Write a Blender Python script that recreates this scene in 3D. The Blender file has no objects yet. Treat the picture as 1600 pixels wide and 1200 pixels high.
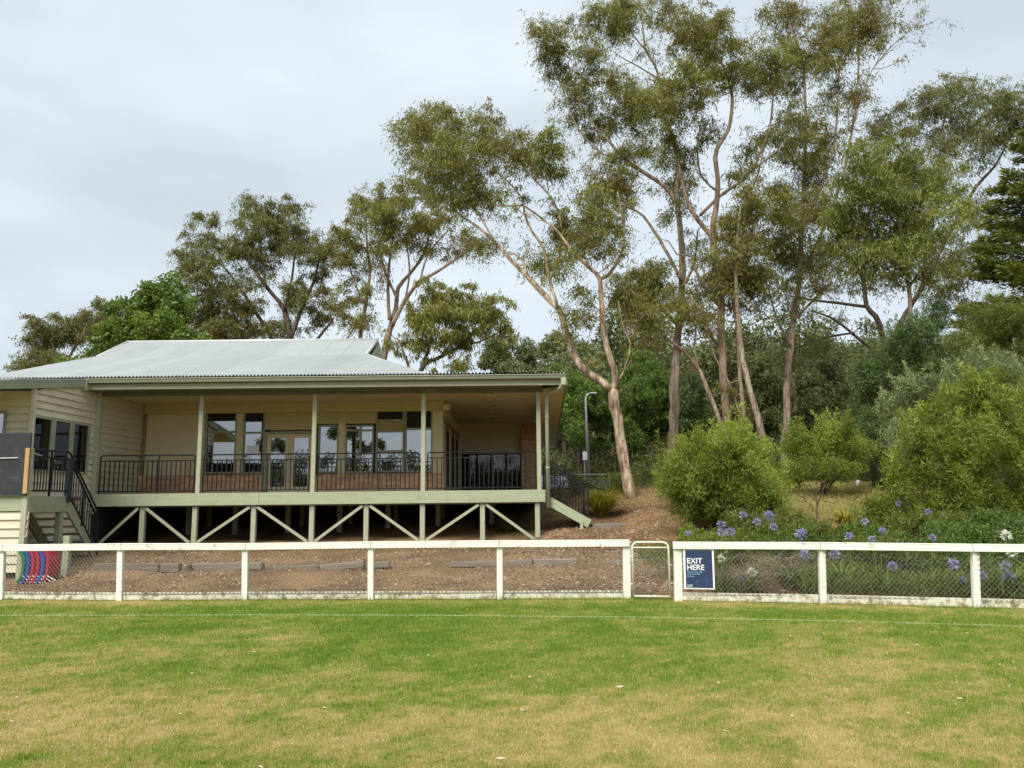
import bpy, math, random
import numpy as np
from mathutils import Vector, Matrix
random.seed(7); RNG = np.random.default_rng(7)
sc = bpy.context.scene
C = sc.collection
R = math.radians

# ------------------------------------------------------------------ camera
CAM_H, PITCH, ROLL, F = 1.65, R(8.35), R(-0.6), 1200.0
cam_d = bpy.data.cameras.new('camera'); cam = bpy.data.objects.new('camera', cam_d); C.objects.link(cam)
cam_d.sensor_width = 36; cam_d.lens = 27.0; cam_d.clip_end = 2000; cam_d.clip_start = 0.05
CM = Matrix.Translation((0, 0, CAM_H)) @ Matrix.Rotation(math.pi/2 + PITCH, 4, 'X') @ Matrix.Rotation(ROLL, 4, 'Z')
cam.matrix_world = CM
sc.camera = cam
C3 = CM.to_3x3()

# ------------------------------------------------------------------ world: overcast sky
SUN_EL, SUN_AZ = R(50), R(206)
w = bpy.data.worlds.new('World'); sc.world = w; w.use_nodes = True
nt = w.node_tree; nt.nodes.clear()
wo = nt.nodes.new('ShaderNodeOutputWorld'); bg = nt.nodes.new('ShaderNodeBackground')
sky = nt.nodes.new('ShaderNodeTexSky'); sky.sky_type = 'NISHITA'; sky.sun_disc = False
sky.sun_elevation = SUN_EL; sky.sun_rotation = SUN_AZ; sky.air_density = 1.0; sky.dust_density = 2.0
tc = nt.nodes.new('ShaderNodeTexCoord'); mp = nt.nodes.new('ShaderNodeMapping')
mp.inputs['Scale'].default_value = (1.0, 1.0, 2.6)
n1 = nt.nodes.new('ShaderNodeTexNoise'); n1.inputs['Scale'].default_value = 2.1; n1.inputs['Detail'].default_value = 5; n1.inputs['Roughness'].default_value = 0.5
cr = nt.nodes.new('ShaderNodeValToRGB')
cr.color_ramp.elements[0].position = 0.34; cr.color_ramp.elements[0].color = (2.06, 2.33, 2.54, 1)
cr.color_ramp.elements[1].position = 0.68; cr.color_ramp.elements[1].color = (2.85, 3.10, 3.29, 1)
mx = nt.nodes.new('ShaderNodeMix'); mx.data_type = 'RGBA'; mx.inputs[0].default_value = 0.93
L = nt.links.new
L(tc.outputs['Generated'], mp.inputs['Vector']); L(mp.outputs['Vector'], n1.inputs['Vector']); L(n1.outputs['Fac'], cr.inputs['Fac'])
L(sky.outputs['Color'], mx.inputs[6]); L(cr.outputs['Color'], mx.inputs[7]); L(mx.outputs[2], bg.inputs['Color'])
bg.inputs['Strength'].default_value = 0.1
L(bg.outputs['Background'], wo.inputs['Surface'])

# ------------------------------------------------------------------ sun (overcast)
sd = bpy.data.lights.new('sun', 'SUN'); sd.energy = 1.5; sd.angle = R(35); sd.color = (1.0, 0.95, 0.85)
so = bpy.data.objects.new('sun', sd); C.objects.link(so)
sdir = Vector((math.sin(SUN_AZ)*math.cos(SUN_EL), math.cos(SUN_AZ)*math.cos(SUN_EL), math.sin(SUN_EL)))
so.rotation_euler = sdir.to_track_quat('Z', 'Y').to_euler(); so.location = (0, -20, 40)

vs = sc.view_settings; vs.view_transform = 'Standard'; vs.look = 'None'; vs.gamma = 1.0; vs.exposure = 1.64; vs.use_curve_mapping = False
sc.cycles.max_bounces = 8; sc.cycles.transparent_max_bounces = 12

# ------------------------------------------------------------------ pixel helpers (photograph is 1600 x 1200)
def ray(px, py):
    return C3 @ Vector(((px-800)/F, (600-py)/F, -1.0))
def P(px, py, Y):
    d = ray(px, py); return Vector((0, 0, CAM_H)) + d*(Y/d.y)
def G(px, py, z=0.0):
    d = ray(px, py); return Vector((0, 0, CAM_H)) + d*((z-CAM_H)/d.z)
def XS(px, py, Y): return P(px, py, Y).x
def ZS(px, py, Y): return P(px, py, Y).z

# ------------------------------------------------------------------ materials
def new_mat(name):
    m = bpy.data.materials.new(name); m.use_nodes = True
    n = m.node_tree; n.nodes.clear()
    o = n.nodes.new('ShaderNodeOutputMaterial'); b = n.nodes.new('ShaderNodeBsdfPrincipled')
    n.links.new(b.outputs[0], o.inputs['Surface'])
    return m, n, b, o
def nd(n, t, **kw):
    x = n.nodes.new(t)
    for k, v in kw.items():
        if k in x.inputs: x.inputs[k].default_value = v
        else: setattr(x, k, v)
    return x
def ramp(n, stops):
    r = n.nodes.new('ShaderNodeValToRGB'); e = r.color_ramp.elements
    while len(e) < len(stops): e.new(0.5)
    for i, (p, c) in enumerate(stops):
        e[i].position = p; e[i].color = (*c, 1)
    return r
def surf(name, c1, c2=None, scale=6.0, rough=0.7, bump=0.0, bscale=40.0, dirt=None, dscale=1.2, dlo=0.52, dhi=0.72, stretch=(1, 1, 1), metal=0.0, piece=0.0, spec=0.3):
    m, n, b, o = new_mat(name); l = n.links.new
    g = nd(n, 'ShaderNodeNewGeometry'); mpn = nd(n, 'ShaderNodeMapping'); mpn.inputs['Scale'].default_value = stretch
    l(g.outputs['Position'], mpn.inputs['Vector'])
    if c2 is None: c2 = tuple(x*0.82 for x in c1)
    no = nd(n, 'ShaderNodeTexNoise', Scale=scale, Detail=6.0, Roughness=0.65); l(mpn.outputs[0], no.inputs['Vector'])
    r = ramp(n, [(0.3, c2), (0.7, c1)]); l(no.outputs['Fac'], r.inputs[0]); col = r.outputs[0]
    if dirt:
        d = nd(n, 'ShaderNodeTexNoise', Scale=dscale, Detail=8.0, Roughness=0.7); l(g.outputs['Position'], d.inputs['Vector'])
        dr = ramp(n, [(dlo, (0, 0, 0)), (dhi, (1, 1, 1))]); l(d.outputs['Fac'], dr.inputs[0])
        mi = nd(n, 'ShaderNodeMix', data_type='RGBA'); l(dr.outputs[0], mi.inputs[0]); l(col, mi.inputs[6]); mi.inputs[7].default_value = (*dirt, 1); col = mi.outputs[2]
    if piece:
        oi = nd(n, 'ShaderNodeObjectInfo'); mr = nd(n, 'ShaderNodeMapRange'); mr.inputs['To Min'].default_value = 1-piece; mr.inputs['To Max'].default_value = 1+piece
        l(oi.outputs['Random'], mr.inputs['Value'])
        hs = nd(n, 'ShaderNodeHueSaturation'); l(col, hs.inputs['Color']); l(mr.outputs[0], hs.inputs['Value']); col = hs.outputs[0]
    l(col, b.inputs['Base Color']); b.inputs['Roughness'].default_value = rough; b.inputs['Metallic'].default_value = metal
    b.inputs['Specular IOR Level'].default_value = spec
    if bump:
        bn = nd(n, 'ShaderNodeTexNoise', Scale=bscale, Detail=5.0); l(mpn.outputs[0], bn.inputs['Vector'])
        bu = nd(n, 'ShaderNodeBump', Strength=bump, Distance=0.01); l(bn.outputs['Fac'], bu.inputs['Height']); l(bu.outputs[0], b.inputs['Normal'])
    return m
M = {}
M['board'] = surf('weatherboard_paint', (0.66, 0.61, 0.47), (0.57, 0.52, 0.39), 3, 0.6, 0.15, 60, dirt=(0.36, 0.33, 0.24), dscale=2.0, dlo=0.58, dhi=0.85, stretch=(1, 1, 3), piece=0.04)
M['cream'] = surf('cream_render', (0.68, 0.59, 0.38), (0.61, 0.525, 0.335), 2, 0.75, 0.1, 80)
M['ceiling'] = surf('ceiling_lining', (0.68, 0.58, 0.33), (0.62, 0.53, 0.30), 1.5, 0.8)
M['panelcream'] = surf('ribbed_cream', (0.58, 0.475, 0.26), (0.52, 0.42, 0.225), 3, 0.6, piece=0.03)
M['trim'] = surf('sage_trim_paint', (0.34, 0.365, 0.25), (0.28, 0.30, 0.205), 4, 0.6, 0.15, 50, dirt=(0.22, 0.22, 0.14), dscale=2.5, dlo=0.55, dhi=0.8)
M['beam'] = surf('sage_deck_beam_paint', (0.38, 0.42, 0.285), (0.31, 0.35, 0.23), 3.5, 0.65, 0.2, 50, dirt=(0.24, 0.25, 0.16), dscale=3.0, dlo=0.56, dhi=0.75, stretch=(0.4, 1, 3))
M['post'] = surf('pale_sage_post_paint', (0.41, 0.42, 0.30), (0.33, 0.34, 0.24), 5, 0.6, 0.15, 40, dirt=(0.3, 0.3, 0.2), dscale=3.0, dlo=0.58, dhi=0.8)
M['gutter_shade'] = surf('gutter_shadow_tone', (0.17, 0.18, 0.12), (0.13, 0.14, 0.09), 4, 0.45)  # dark gutter colour carries the shadow band below the lip
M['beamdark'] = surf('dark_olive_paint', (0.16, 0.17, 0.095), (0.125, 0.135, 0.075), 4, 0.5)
M['gutter'] = surf('gutter_paint', (0.42, 0.42, 0.30), (0.36, 0.36, 0.26), 4, 0.45, dirt=(0.3, 0.29, 0.2), dscale=2.0, dlo=0.55, dhi=0.8)
M['brown'] = surf('brown_trim', (0.33, 0.24, 0.13), (0.27, 0.19, 0.1), 4, 0.6)
M['roof'] = surf('zincalume_sheet', (0.46, 0.49, 0.485), (0.39, 0.42, 0.42), 1.6, 0.6, 0.03, 15, dirt=(0.42, 0.44, 0.43), dscale=0.8, dlo=0.5, dhi=0.85, metal=0.1, piece=0.06, spec=0.4)
M['roofcap'] = surf('ridge_cap_metal', (0.55, 0.57, 0.55), (0.48, 0.5, 0.49), 2, 0.4, metal=0.15)
M['black'] = surf('black_powdercoat', (0.013, 0.014, 0.016), (0.01, 0.011, 0.012), 8, 0.55, spec=0.25)
M['newel'] = surf('navy_black_cover', (0.03, 0.037, 0.05), (0.022, 0.027, 0.036), 8, 0.55)
M['chalk'] = surf('scoreboard_black', (0.045, 0.047, 0.055), (0.03, 0.03, 0.036), 3, 0.8, dirt=(0.075, 0.078, 0.085), dscale=2.5)
M['timber'] = surf('raw_pine', (0.52, 0.34, 0.16), (0.42, 0.26, 0.11), 8, 0.7, stretch=(1, 1, 0.2))
M['brick'] = surf('brick_red', (0.72, 0.42, 0.235), (0.56, 0.31, 0.17), 14, 0.85, 0.4, 60, piece=0.3)
M['mortar'] = surf('mortar', (0.55, 0.48, 0.36), (0.45, 0.39, 0.29), 20, 0.95)
M['white'] = surf('white_fence_paint', (0.80, 0.79, 0.73), (0.72, 0.71, 0.64), 3, 0.6, 0.25, 30, dirt=(0.33, 0.30, 0.21), dscale=6.5, dlo=0.57, dhi=0.70, piece=0.03)
M['plinth'] = surf('worn_white_plinth', (0.74, 0.72, 0.61), (0.56, 0.53, 0.42), 5, 0.75, 0.4, 30, dirt=(0.22, 0.19, 0.11), dscale=9.0, dlo=0.47, dhi=0.62, piece=0.06)
M['wire'] = surf('galvanised_wire', (0.20, 0.19, 0.165), (0.13, 0.12, 0.10), 12, 0.6, metal=0.2)
M['galv'] = surf('galvanised_steel', (0.50, 0.52, 0.52), (0.42, 0.44, 0.45), 5, 0.45, metal=0.5)
M['gatewhite'] = surf('gate_white', (0.72, 0.70, 0.60), (0.6, 0.57, 0.46), 8, 0.5, dirt=(0.35, 0.27, 0.16), dscale=8, dlo=0.58, dhi=0.7)
M['sleeper'] = surf('weathered_sleeper', (0.27, 0.23, 0.18), (0.14, 0.115, 0.09), 7, 0.9, 0.8, 30, stretch=(0.4, 3, 3), piece=0.2)
M['stake'] = surf('dark_stake', (0.07, 0.055, 0.04), (0.05, 0.04, 0.03), 7, 0.9)
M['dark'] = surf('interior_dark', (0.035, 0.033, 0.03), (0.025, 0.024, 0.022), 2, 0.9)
M['room'] = surf('interior_wall', (0.20, 0.18, 0.15), (0.16, 0.14, 0.12), 2, 0.9)
M['blind'] = surf('window_blind', (0.40, 0.30, 0.13), (0.34, 0.25, 0.11), 2, 0.7)
M['paper'] = surf('paper', (0.8, 0.82, 0.82), (0.76, 0.78, 0.8), 2, 0.6)
M['navy'] = surf('sign_navy', (0.032, 0.052, 0.12), (0.028, 0.045, 0.105), 2, 0.45)
M['signwhite'] = surf('sign_white', (0.82, 0.83, 0.82), (0.78, 0.79, 0.78), 2, 0.4)
M['signblue'] = surf('sign_pale_blue', (0.35, 0.55, 0.75), (0.33, 0.5, 0.7), 2, 0.4)
M['signline'] = surf('sign_line', (0.13, 0.17, 0.3), None, 2, 0.4)
for nme, c in (('red', (0.42, 0.012, 0.05)), ('blue', (0.012, 0.075, 0.36)), ('green', (0.02, 0.20, 0.07))):
    M['pl_'+nme] = surf('plastic_'+nme, c, None, 4, 0.35, spec=0.5)
M['carwhite'] = surf('car_white', (0.72, 0.73, 0.74), (0.7, 0.71, 0.72), 2, 0.2, spec=0.6)
M['carblue'] = surf('car_silver_blue', (0.40, 0.42, 0.52), (0.38, 0.4, 0.5), 2, 0.2, spec=0.6, metal=0.3)
M['tyre'] = surf('tyre_rubber', (0.02, 0.02, 0.02), None, 4, 0.8)

def glass_mat(name, refl, tint):
    m, n, b, o = new_mat(name); l = n.links.new
    gl = nd(n, 'ShaderNodeBsdfGlossy', Roughness=0.01); gl.inputs['Color'].default_value = (0.93, 0.95, 1.0, 1)
    tr = nd(n, 'ShaderNodeBsdfTransparent'); tr.inputs['Color'].default_value = (*tint, 1)
    fr = nd(n, 'ShaderNodeFresnel', IOR=1.5); mr = nd(n, 'ShaderNodeMapRange'); mr.inputs['From Min'].default_value = 0.04; mr.inputs['To Min'].default_value = refl
    l(fr.outputs[0], mr.inputs['Value'])
    bn = nd(n, 'ShaderNodeTexNoise', Scale=0.8, Detail=1.0); bu = nd(n, 'ShaderNodeBump', Strength=0.02, Distance=0.05)
    g = nd(n, 'ShaderNodeNewGeometry'); l(g.outputs['Position'], bn.inputs['Vector']); l(bn.outputs['Fac'], bu.inputs['Height']); l(bu.outputs[0], gl.inputs['Normal'])
    mi = nd(n, 'ShaderNodeMixShader'); l(mr.outputs[0], mi.inputs[0]); l(tr.outputs[0], mi.inputs[1]); l(gl.outputs[0], mi.inputs[2])
    l(mi.outputs[0], o.inputs['Surface']); n.nodes.remove(b)
    return m
M['glass'] = glass_mat('tinted_window_glass', 0.30, (0.5, 0.5, 0.5))
M['glassdark'] = glass_mat('dark_window_glass', 0.07, (0.4, 0.42, 0.42))

def leaf_mat(name, stops, trans=0.3, rough=0.5):
    m, n, b, o = new_mat(name); l = n.links.new
    a = nd(n, 'ShaderNodeAttribute', attribute_name='var'); r = ramp(n, stops); l(a.outputs['Fac'], r.inputs[0])
    l(r.outputs[0], b.inputs['Base Color']); b.inputs['Roughness'].default_value = rough; b.inputs['Specular IOR Level'].default_value = 0.35
    if trans:
        t = nd(n, 'ShaderNodeBsdfTranslucent'); mi = nd(n, 'ShaderNodeMixShader', Fac=trans); mi.inputs[0].default_value = trans
        hs = nd(n, 'ShaderNodeHueSaturation', Value=1.25, Saturation=1.1); l(r.outputs[0], hs.inputs['Color']); l(hs.outputs[0], t.inputs['Color'])
        l(b.outputs[0], mi.inputs[1]); l(t.outputs[0], mi.inputs[2]); l(mi.outputs[0], o.inputs['Surface'])
    return m
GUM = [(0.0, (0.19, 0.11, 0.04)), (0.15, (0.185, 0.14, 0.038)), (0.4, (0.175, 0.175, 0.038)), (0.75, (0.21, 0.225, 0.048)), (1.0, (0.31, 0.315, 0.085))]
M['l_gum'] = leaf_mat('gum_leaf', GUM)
M['l_gumdark'] = leaf_mat('gum_leaf_dark', [(0, (0.16, 0.11, 0.045)), (0.5, (0.145, 0.155, 0.045)), (1, (0.22, 0.235, 0.08))])
M['l_gumlight'] = leaf_mat('gum_leaf_light', [(0, (0.15, 0.12, 0.035)), (0.5, (0.18, 0.21, 0.045)), (1, (0.31, 0.34, 0.09))])
M['l_maple'] = leaf_mat('broad_leaf_green', [(0, (0.085, 0.125, 0.025)), (0.5, (0.135, 0.20, 0.035)), (1, (0.22, 0.29, 0.055))], 0.3)
M['l_lime'] = leaf_mat('lime_shrub_leaf', [(0, (0.09, 0.12, 0.02)), (0.5, (0.19, 0.245, 0.036)), (1, (0.36, 0.42, 0.08))], 0.35)
M['l_wattle'] = leaf_mat('dark_wattle_leaf', [(0, (0.059, 0.088, 0.018)), (0.5, (0.106, 0.167, 0.029)), (1, (0.181, 0.273, 0.048))], 0.25)
M['l_blue'] = leaf_mat('blue_green_leaf', [(0, (0.055, 0.085, 0.03)), (0.5, (0.095, 0.145, 0.045)), (1, (0.17, 0.22, 0.075))], 0.25)
M['l_silver'] = leaf_mat('silver_leaf', [(0, (0.114, 0.146, 0.064)), (0.5, (0.202, 0.253, 0.108)), (1, (0.316, 0.367, 0.172))], 0.3)
M['l_olive'] = leaf_mat('olive_shrub_leaf', [(0, (0.095, 0.095, 0.022)), (0.5, (0.140, 0.171, 0.030)), (1, (0.240, 0.272, 0.054))], 0.3)
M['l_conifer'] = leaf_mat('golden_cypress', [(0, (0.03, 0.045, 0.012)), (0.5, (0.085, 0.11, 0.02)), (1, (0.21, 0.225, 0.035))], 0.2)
M['l_strap'] = leaf_mat('strap_leaf', [(0, (0.06, 0.1, 0.02)), (0.5, (0.1, 0.17, 0.03)), (1, (0.2, 0.27, 0.05))], 0.3, 0.4)
M['l_tussock'] = leaf_mat('tussock_blade', [(0, (0.149, 0.149, 0.023)), (0.5, (0.276, 0.276, 0.034)), (1, (0.414, 0.380, 0.069))], 0.3)
M['l_far'] = leaf_mat('far_forest_leaf', [(0, (0.08, 0.085, 0.033)), (0.5, (0.12, 0.14, 0.048)), (1, (0.21, 0.235, 0.09))], 0.2)
M['l_petal'] = leaf_mat('agapanthus_petal', [(0, (0.22, 0.21, 0.38)), (0.5, (0.34, 0.33, 0.54)), (1, (0.52, 0.52, 0.70))], 0.35)
M['l_petalw'] = leaf_mat('agapanthus_petal_white', [(0, (0.6, 0.62, 0.5)), (1, (0.82, 0.83, 0.76))], 0.35)
M['l_grass'] = leaf_mat('turf_blade', [(0.0, (0.13, 0.215, 0.022)), (0.25, (0.20, 0.29, 0.033)), (0.48, (0.28, 0.31, 0.065)), (0.72, (0.42, 0.35, 0.145)), (1.0, (0.59, 0.47, 0.26))], 0.3, 0.6)
M['l_litter'] = leaf_mat('leaf_litter', [(0, (0.09, 0.052, 0.034)), (0.4, (0.22, 0.138, 0.085)), (0.75, (0.38, 0.265, 0.17)), (1, (0.64, 0.54, 0.39))], 0.0, 0.8)
M['l_twig'] = leaf_mat('dry_twig', [(0, (0.13, 0.09, 0.06)), (1, (0.34, 0.27, 0.2))], 0.0, 0.9)

def bark_mat(name, c1, c2, c3, sc_=3.0):
    m, n, b, o = new_mat(name); l = n.links.new
    g = nd(n, 'ShaderNodeNewGeometry'); mp_ = nd(n, 'ShaderNodeMapping'); mp_.inputs['Scale'].default_value = (1, 1, 0.28); l(g.outputs['Position'], mp_.inputs['Vector'])
    a = nd(n, 'ShaderNodeTexNoise', Scale=sc_, Detail=5.0, Roughness=0.6); l(mp_.outputs[0], a.inputs['Vector'])
    r = ramp(n, [(0.33, c1), (0.5, c2), (0.66, c3)]); l(a.outputs['Fac'], r.inputs[0])
    mp2 = nd(n, 'ShaderNodeMapping'); mp2.inputs['Scale'].default_value = (1, 1, 0.10); l(g.outputs['Position'], mp2.inputs['Vector'])
    f = nd(n, 'ShaderNodeTexNoise', Scale=sc_*5, Detail=6.0, Roughness=0.7, Distortion=0.6); l(mp2.outputs[0], f.inputs['Vector'])
    fr = ramp(n, [(0.36, (0.30, 0.27, 0.25)), (0.50, (0.85, 0.83, 0.8)), (0.62, (1.1, 1.1, 1.1))]); l(f.outputs['Fac'], fr.inputs[0])
    mi = nd(n, 'ShaderNodeMix', data_type='RGBA', blend_type='MULTIPLY'); mi.inputs[0].default_value = 1.0; l(r.outputs[0], mi.inputs[6]); l(fr.outputs[0], mi.inputs[7])
    l(mi.outputs[2], b.inputs['Base Color']); b.inputs['Roughness'].default_value = 0.85; b.inputs['Specular IOR Level'].default_value = 0.2
    bu = nd(n, 'ShaderNodeBump', Strength=0.6, Distance=0.03); l(f.outputs['Fac'], bu.inputs['Height']); l(bu.outputs[0], b.inputs['Normal'])
    return m
M['bark_pale'] = bark_mat('pale_gum_bark', (0.20, 0.13, 0.09), (0.46, 0.345, 0.25), (0.72, 0.61, 0.49), 6.0)
M['bark_grey'] = bark_mat('grey_gum_bark', (0.19, 0.135, 0.10), (0.34, 0.265, 0.205), (0.47, 0.40, 0.325), 3.5)
M['bark_pink'] = bark_mat('pinkish_gum_bark', (0.18, 0.115, 0.085), (0.34, 0.245, 0.185), (0.46, 0.37, 0.295), 3.2)
M['bark_dark'] = bark_mat('dark_bark', (0.07, 0.052, 0.04), (0.12, 0.092, 0.07), (0.18, 0.14, 0.11), 3.0)

# ------------------------------------------------------------------ mesh helpers
class MB:
    def __init__(s): s.v = []; s.f = []
    def quadpts(s, a, b, c, d):
        i = len(s.v); s.v += [tuple(a), tuple(b), tuple(c), tuple(d)]; s.f.append((i, i+1, i+2, i+3))
    def box(s, x0, x1, y0, y1, z0, z1):
        if x0 > x1: x0, x1 = x1, x0
        if y0 > y1: y0, y1 = y1, y0
        if z0 > z1: z0, z1 = z1, z0
        i = len(s.v)
        s.v += [(x0,y0,z0),(x1,y0,z0),(x1,y1,z0),(x0,y1,z0),(x0,y0,z1),(x1,y0,z1),(x1,y1,z1),(x0,y1,z1)]
        s.f += [(i,i+3,i+2,i+1),(i+4,i+5,i+6,i+7),(i,i+1,i+5,i+4),(i+1,i+2,i+6,i+5),(i+2,i+3,i+7,i+6),(i+3,i,i+4,i+7)]
        return s
    def bar(s, a, b, w, h, up=(0, 0, 1)):
        a = Vector(a); b = Vector(b); d = (b-a).normalized(); u = Vector(up)
        sd_ = d.cross(u)
        if sd_.length < 1e-4: sd_ = d.cross(Vector((0, 1, 0)))
        sd_.normalize(); u = sd_.cross(d).normalized()
        i = len(s.v)
        for p in (a, b):
            for (q, r) in ((-1,-1),(1,-1),(1,1),(-1,1)): s.v.append(tuple(p + sd_*(q*w/2) + u*(r*h/2)))
        s.f += [(i,i+1,i+2,i+3),(i+7,i+6,i+5,i+4)]
        for k in range(4): s.f.append((i+k, i+4+k, i+4+(k+1)%4, i+(k+1)%4))
        return s
    def tube(s, pts, rads, n=8, cap=True):
        pts = [Vector(p) for p in pts]
        if not hasattr(rads, '__len__'): rads = [rads]*len(pts)
        i0 = len(s.v); ref = Vector((0.31, 0.93, 0.2))
        for k, p in enumerate(pts):
            d = (pts[min(k+1, len(pts)-1)] - pts[max(k-1, 0)])
            d = d.normalized() if d.length > 1e-7 else Vector((0, 0, 1))
            if abs(d.dot(ref)) > 0.95: ref = Vector((0.9, -0.1, 0.3))
            a = d.cross(ref).normalized(); b = d.cross(a)
            for j in range(n):
                t = 2*math.pi*j/n; s.v.append(tuple(p + (a*math.cos(t) + b*math.sin(t))*rads[k]))
        for k in range(len(pts)-1):
            for j in range(n):
                s.f.append((i0+k*n+j, i0+k*n+(j+1) % n, i0+(k+1)*n+(j+1) % n, i0+(k+1)*n+j))
        if cap:
            s.f.append(tuple(i0+j for j in range(n))[::-1]); e = i0+(len(pts)-1)*n; s.f.append(tuple(e+j for j in range(n)))
        return s
    def build(s, name, m, parent=None, smooth=False, bevel=0.0):
        me = bpy.data.meshes.new(name); me.from_pydata(s.v, [], s.f); me.update()
        if smooth: me.polygons.foreach_set('use_smooth', [True]*len(me.polygons))
        me.materials.append(M[m] if isinstance(m, str) else m)
        o = bpy.data.objects.new(name, me); C.objects.link(o)
        if parent: o.parent = parent; o.matrix_parent_inverse = PINV(parent)
        if bevel:
            bv = o.modifiers.new('bevel', 'BEVEL'); bv.width = bevel; bv.segments = 1; bv.limit_method = 'ANGLE'
        return o
def PINV(p):
    mloc = Matrix.Translation(p.location)
    if p.parent: mloc = Matrix.Translation(p.parent.location) if p.type == 'EMPTY' else mloc
    return Matrix.Translation(p.location).inverted() if p.type == 'EMPTY' else Matrix.Identity(4)
def tag(o, label=None, cat=None, group=None, kind=None):
    if label: o['label'] = label
    if cat: o['category'] = cat
    if group: o['group'] = group
    if kind: o['kind'] = kind
    return o
def thing(name, loc, label, cat, group=None):
    o = bpy.data.objects.new(name, None); C.objects.link(o); o.location = loc; o.empty_display_size = 0.2
    return tag(o, label, cat, group)
def bx(name, m, parent, *b, bevel=0.0):
    return MB().box(*b).build(name, m, parent, bevel=bevel)
_unit = {}
def unit_box(name, m, parent, x0, x1, y0, y1, z0, z1, tilt=None):
    """shared unit cube mesh scaled into place: for many alike pieces"""
    key = (name, m)
    if key not in _unit:
        me = bpy.data.meshes.new(name); b = MB().box(-.5, .5, -.5, .5, -.5, .5); me.from_pydata(b.v, [], b.f); me.materials.append(M[m]); _unit[key] = me
    o = bpy.data.objects.new(name, _unit[key]); C.objects.link(o)
    o.parent = parent; o.matrix_parent_inverse = PINV(parent)
    o.location = ((x0+x1)/2, (y0+y1)/2, (z0+z1)/2); o.scale = (abs(x1-x0), abs(y1-y0), abs(z1-z0))
    if tilt: o.rotation_euler = tilt
    return o

# ------------------------------------------------------------------ terrain
_KY = np.array([-40, 12.55, 14, 16, 18, 20, 21, 23, 25, 28, 32, 40, 60, 90, 140, 250])
_ZL = np.array([0, 0.03, 0.10, 0.22, 0.31, 0.39, 0.43, 0.56, 0.74, 1.15, 1.7, 1.9, 2.6, 6.0, 13, 16])
_ZM = np.array([0, 0.03, 0.13, 0.33, 0.50, 0.66, 0.74, 1.02, 1.43, 1.78, 1.95, 2.1, 3.6, 9.0, 17, 20])
_ZR = np.array([0, 0.03, 0.22, 0.55, 0.88, 1.22, 1.4, 1.68, 1.86, 2.0, 2.15, 2.7, 5.5, 11, 19, 22])
def fence_y(X):   # the oval fence line bends towards the camera on the right
    return np.interp(X, [-16, -8.8, -4.5, -.24, 1.82, 2.55, 4.69, 6.65, 7.3, 9.6, 16], [14.0, 13.59, 13.17, 12.91, 12.8, 12.58, 12.08, 11.45, 11.3, 10.5, 8.2])
def zt(X, Y):
    X = np.asarray(X, float); Y = np.asarray(Y, float)
    Yc = Y + (12.43-fence_y(X))*np.clip((16-Y)/3.4, 0, 1)
    l = np.interp(Yc, _KY, _ZL); m_ = np.interp(Yc, _KY, _ZM); r = np.interp(Yc, _KY, _ZR)
    a = np.clip((X+0.3)/2.3, 0, 1); a = a*a*(3-2*a); b = np.clip((X-2.3)/3.5, 0, 1); b = b*b*(3-2*b)
    h = l*(1-a) + m_*a; h = h*(1-b) + r*b
    h = h + np.clip((X+7)/6, 0, 1)*np.clip((1.2-X)/1, 0, 1)*0.24*np.clip((Y-20.6)/3, 0, 1)*np.clip((28-Y)/2, 0, 1)
    h = h - np.clip((-8.6-X)/0.8, 0, 1)*0.13*np.clip((Y-13.8)/1, 0, 1)*np.clip((18.2-Y)/1, 0, 1)
    bump = 0.03*np.sin(X*2.3+Y*1.1)*np.sin(Y*1.9-X*0.7) + 0.02*np.sin(X*5.1)*np.sin(Y*4.3+X)
    return h + bump*np.clip((Y-fence_y(X)-0.3)/1.0, 0, 1)
def zt1(x, y): return float(zt(x, y))

def vnoise(x, y, s, seed=0):
    """smooth value noise, numpy"""
    x = np.asarray(x)*s + seed*17.3; y = np.asarray(y)*s + seed*9.1
    xi = np.floor(x); yi = np.floor(y); fx = x-xi; fy = y-yi
    fx = fx*fx*(3-2*fx); fy = fy*fy*(3-2*fy)
    def h(a, b):
        t = np.sin(a*127.1+b*311.7+seed*74.7)*43758.5453; return t-np.floor(t)
    return (h(xi, yi)*(1-fx)+h(xi+1, yi)*fx)*(1-fy) + (h(xi, yi+1)*(1-fx)+h(xi+1, yi+1)*fx)*fy
def fbm(x, y, s, seed=0, o=4):
    t = 0; a = 0.5; n = 0
    for k in range(o): t = t + a*vnoise(x, y, s*2**k, seed+k); n += a; a *= 0.5
    return t/n

def set_var(me, vals):
    at = me.attributes.new('var', 'FLOAT', 'POINT'); at.data.foreach_set('value', np.asarray(vals, np.float32))
def grid_mesh(name, xs, ys, zf, m, varf=None):
    X, Y = np.meshgrid(xs, ys); Z = zf(X, Y); nx, ny = len(xs), len(ys)
    v = np.stack([X, Y, Z], -1).reshape(-1, 3)
    i = (np.arange(ny-1)[:, None]*nx + np.arange(nx-1)[None]).reshape(-1)
    f = np.stack([i, i+1, i+1+nx, i+nx], 1)
    me = np_mesh(name, v, f)
    if varf is not None: set_var(me, varf(X, Y).reshape(-1))
    me.polygons.foreach_set('use_smooth', np.ones(len(f), bool)); me.materials.append(M[m])
    o = bpy.data.objects.new(name, me); C.objects.link(o); return o
def np_mesh(name, v, f):
    me = bpy.data.meshes.new(name); k = f.shape[1]
    me.vertices.add(len(v)); me.vertices.foreach_set('co', v.astype(np.float32).reshape(-1))
    me.loops.add(f.size); me.loops.foreach_set('vertex_index', f.astype(np.int32).reshape(-1))
    me.polygons.add(len(f)); me.polygons.foreach_set('loop_start', np.arange(0, f.size, k, dtype=np.int32))
    me.update(calc_edges=True); return me
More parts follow.
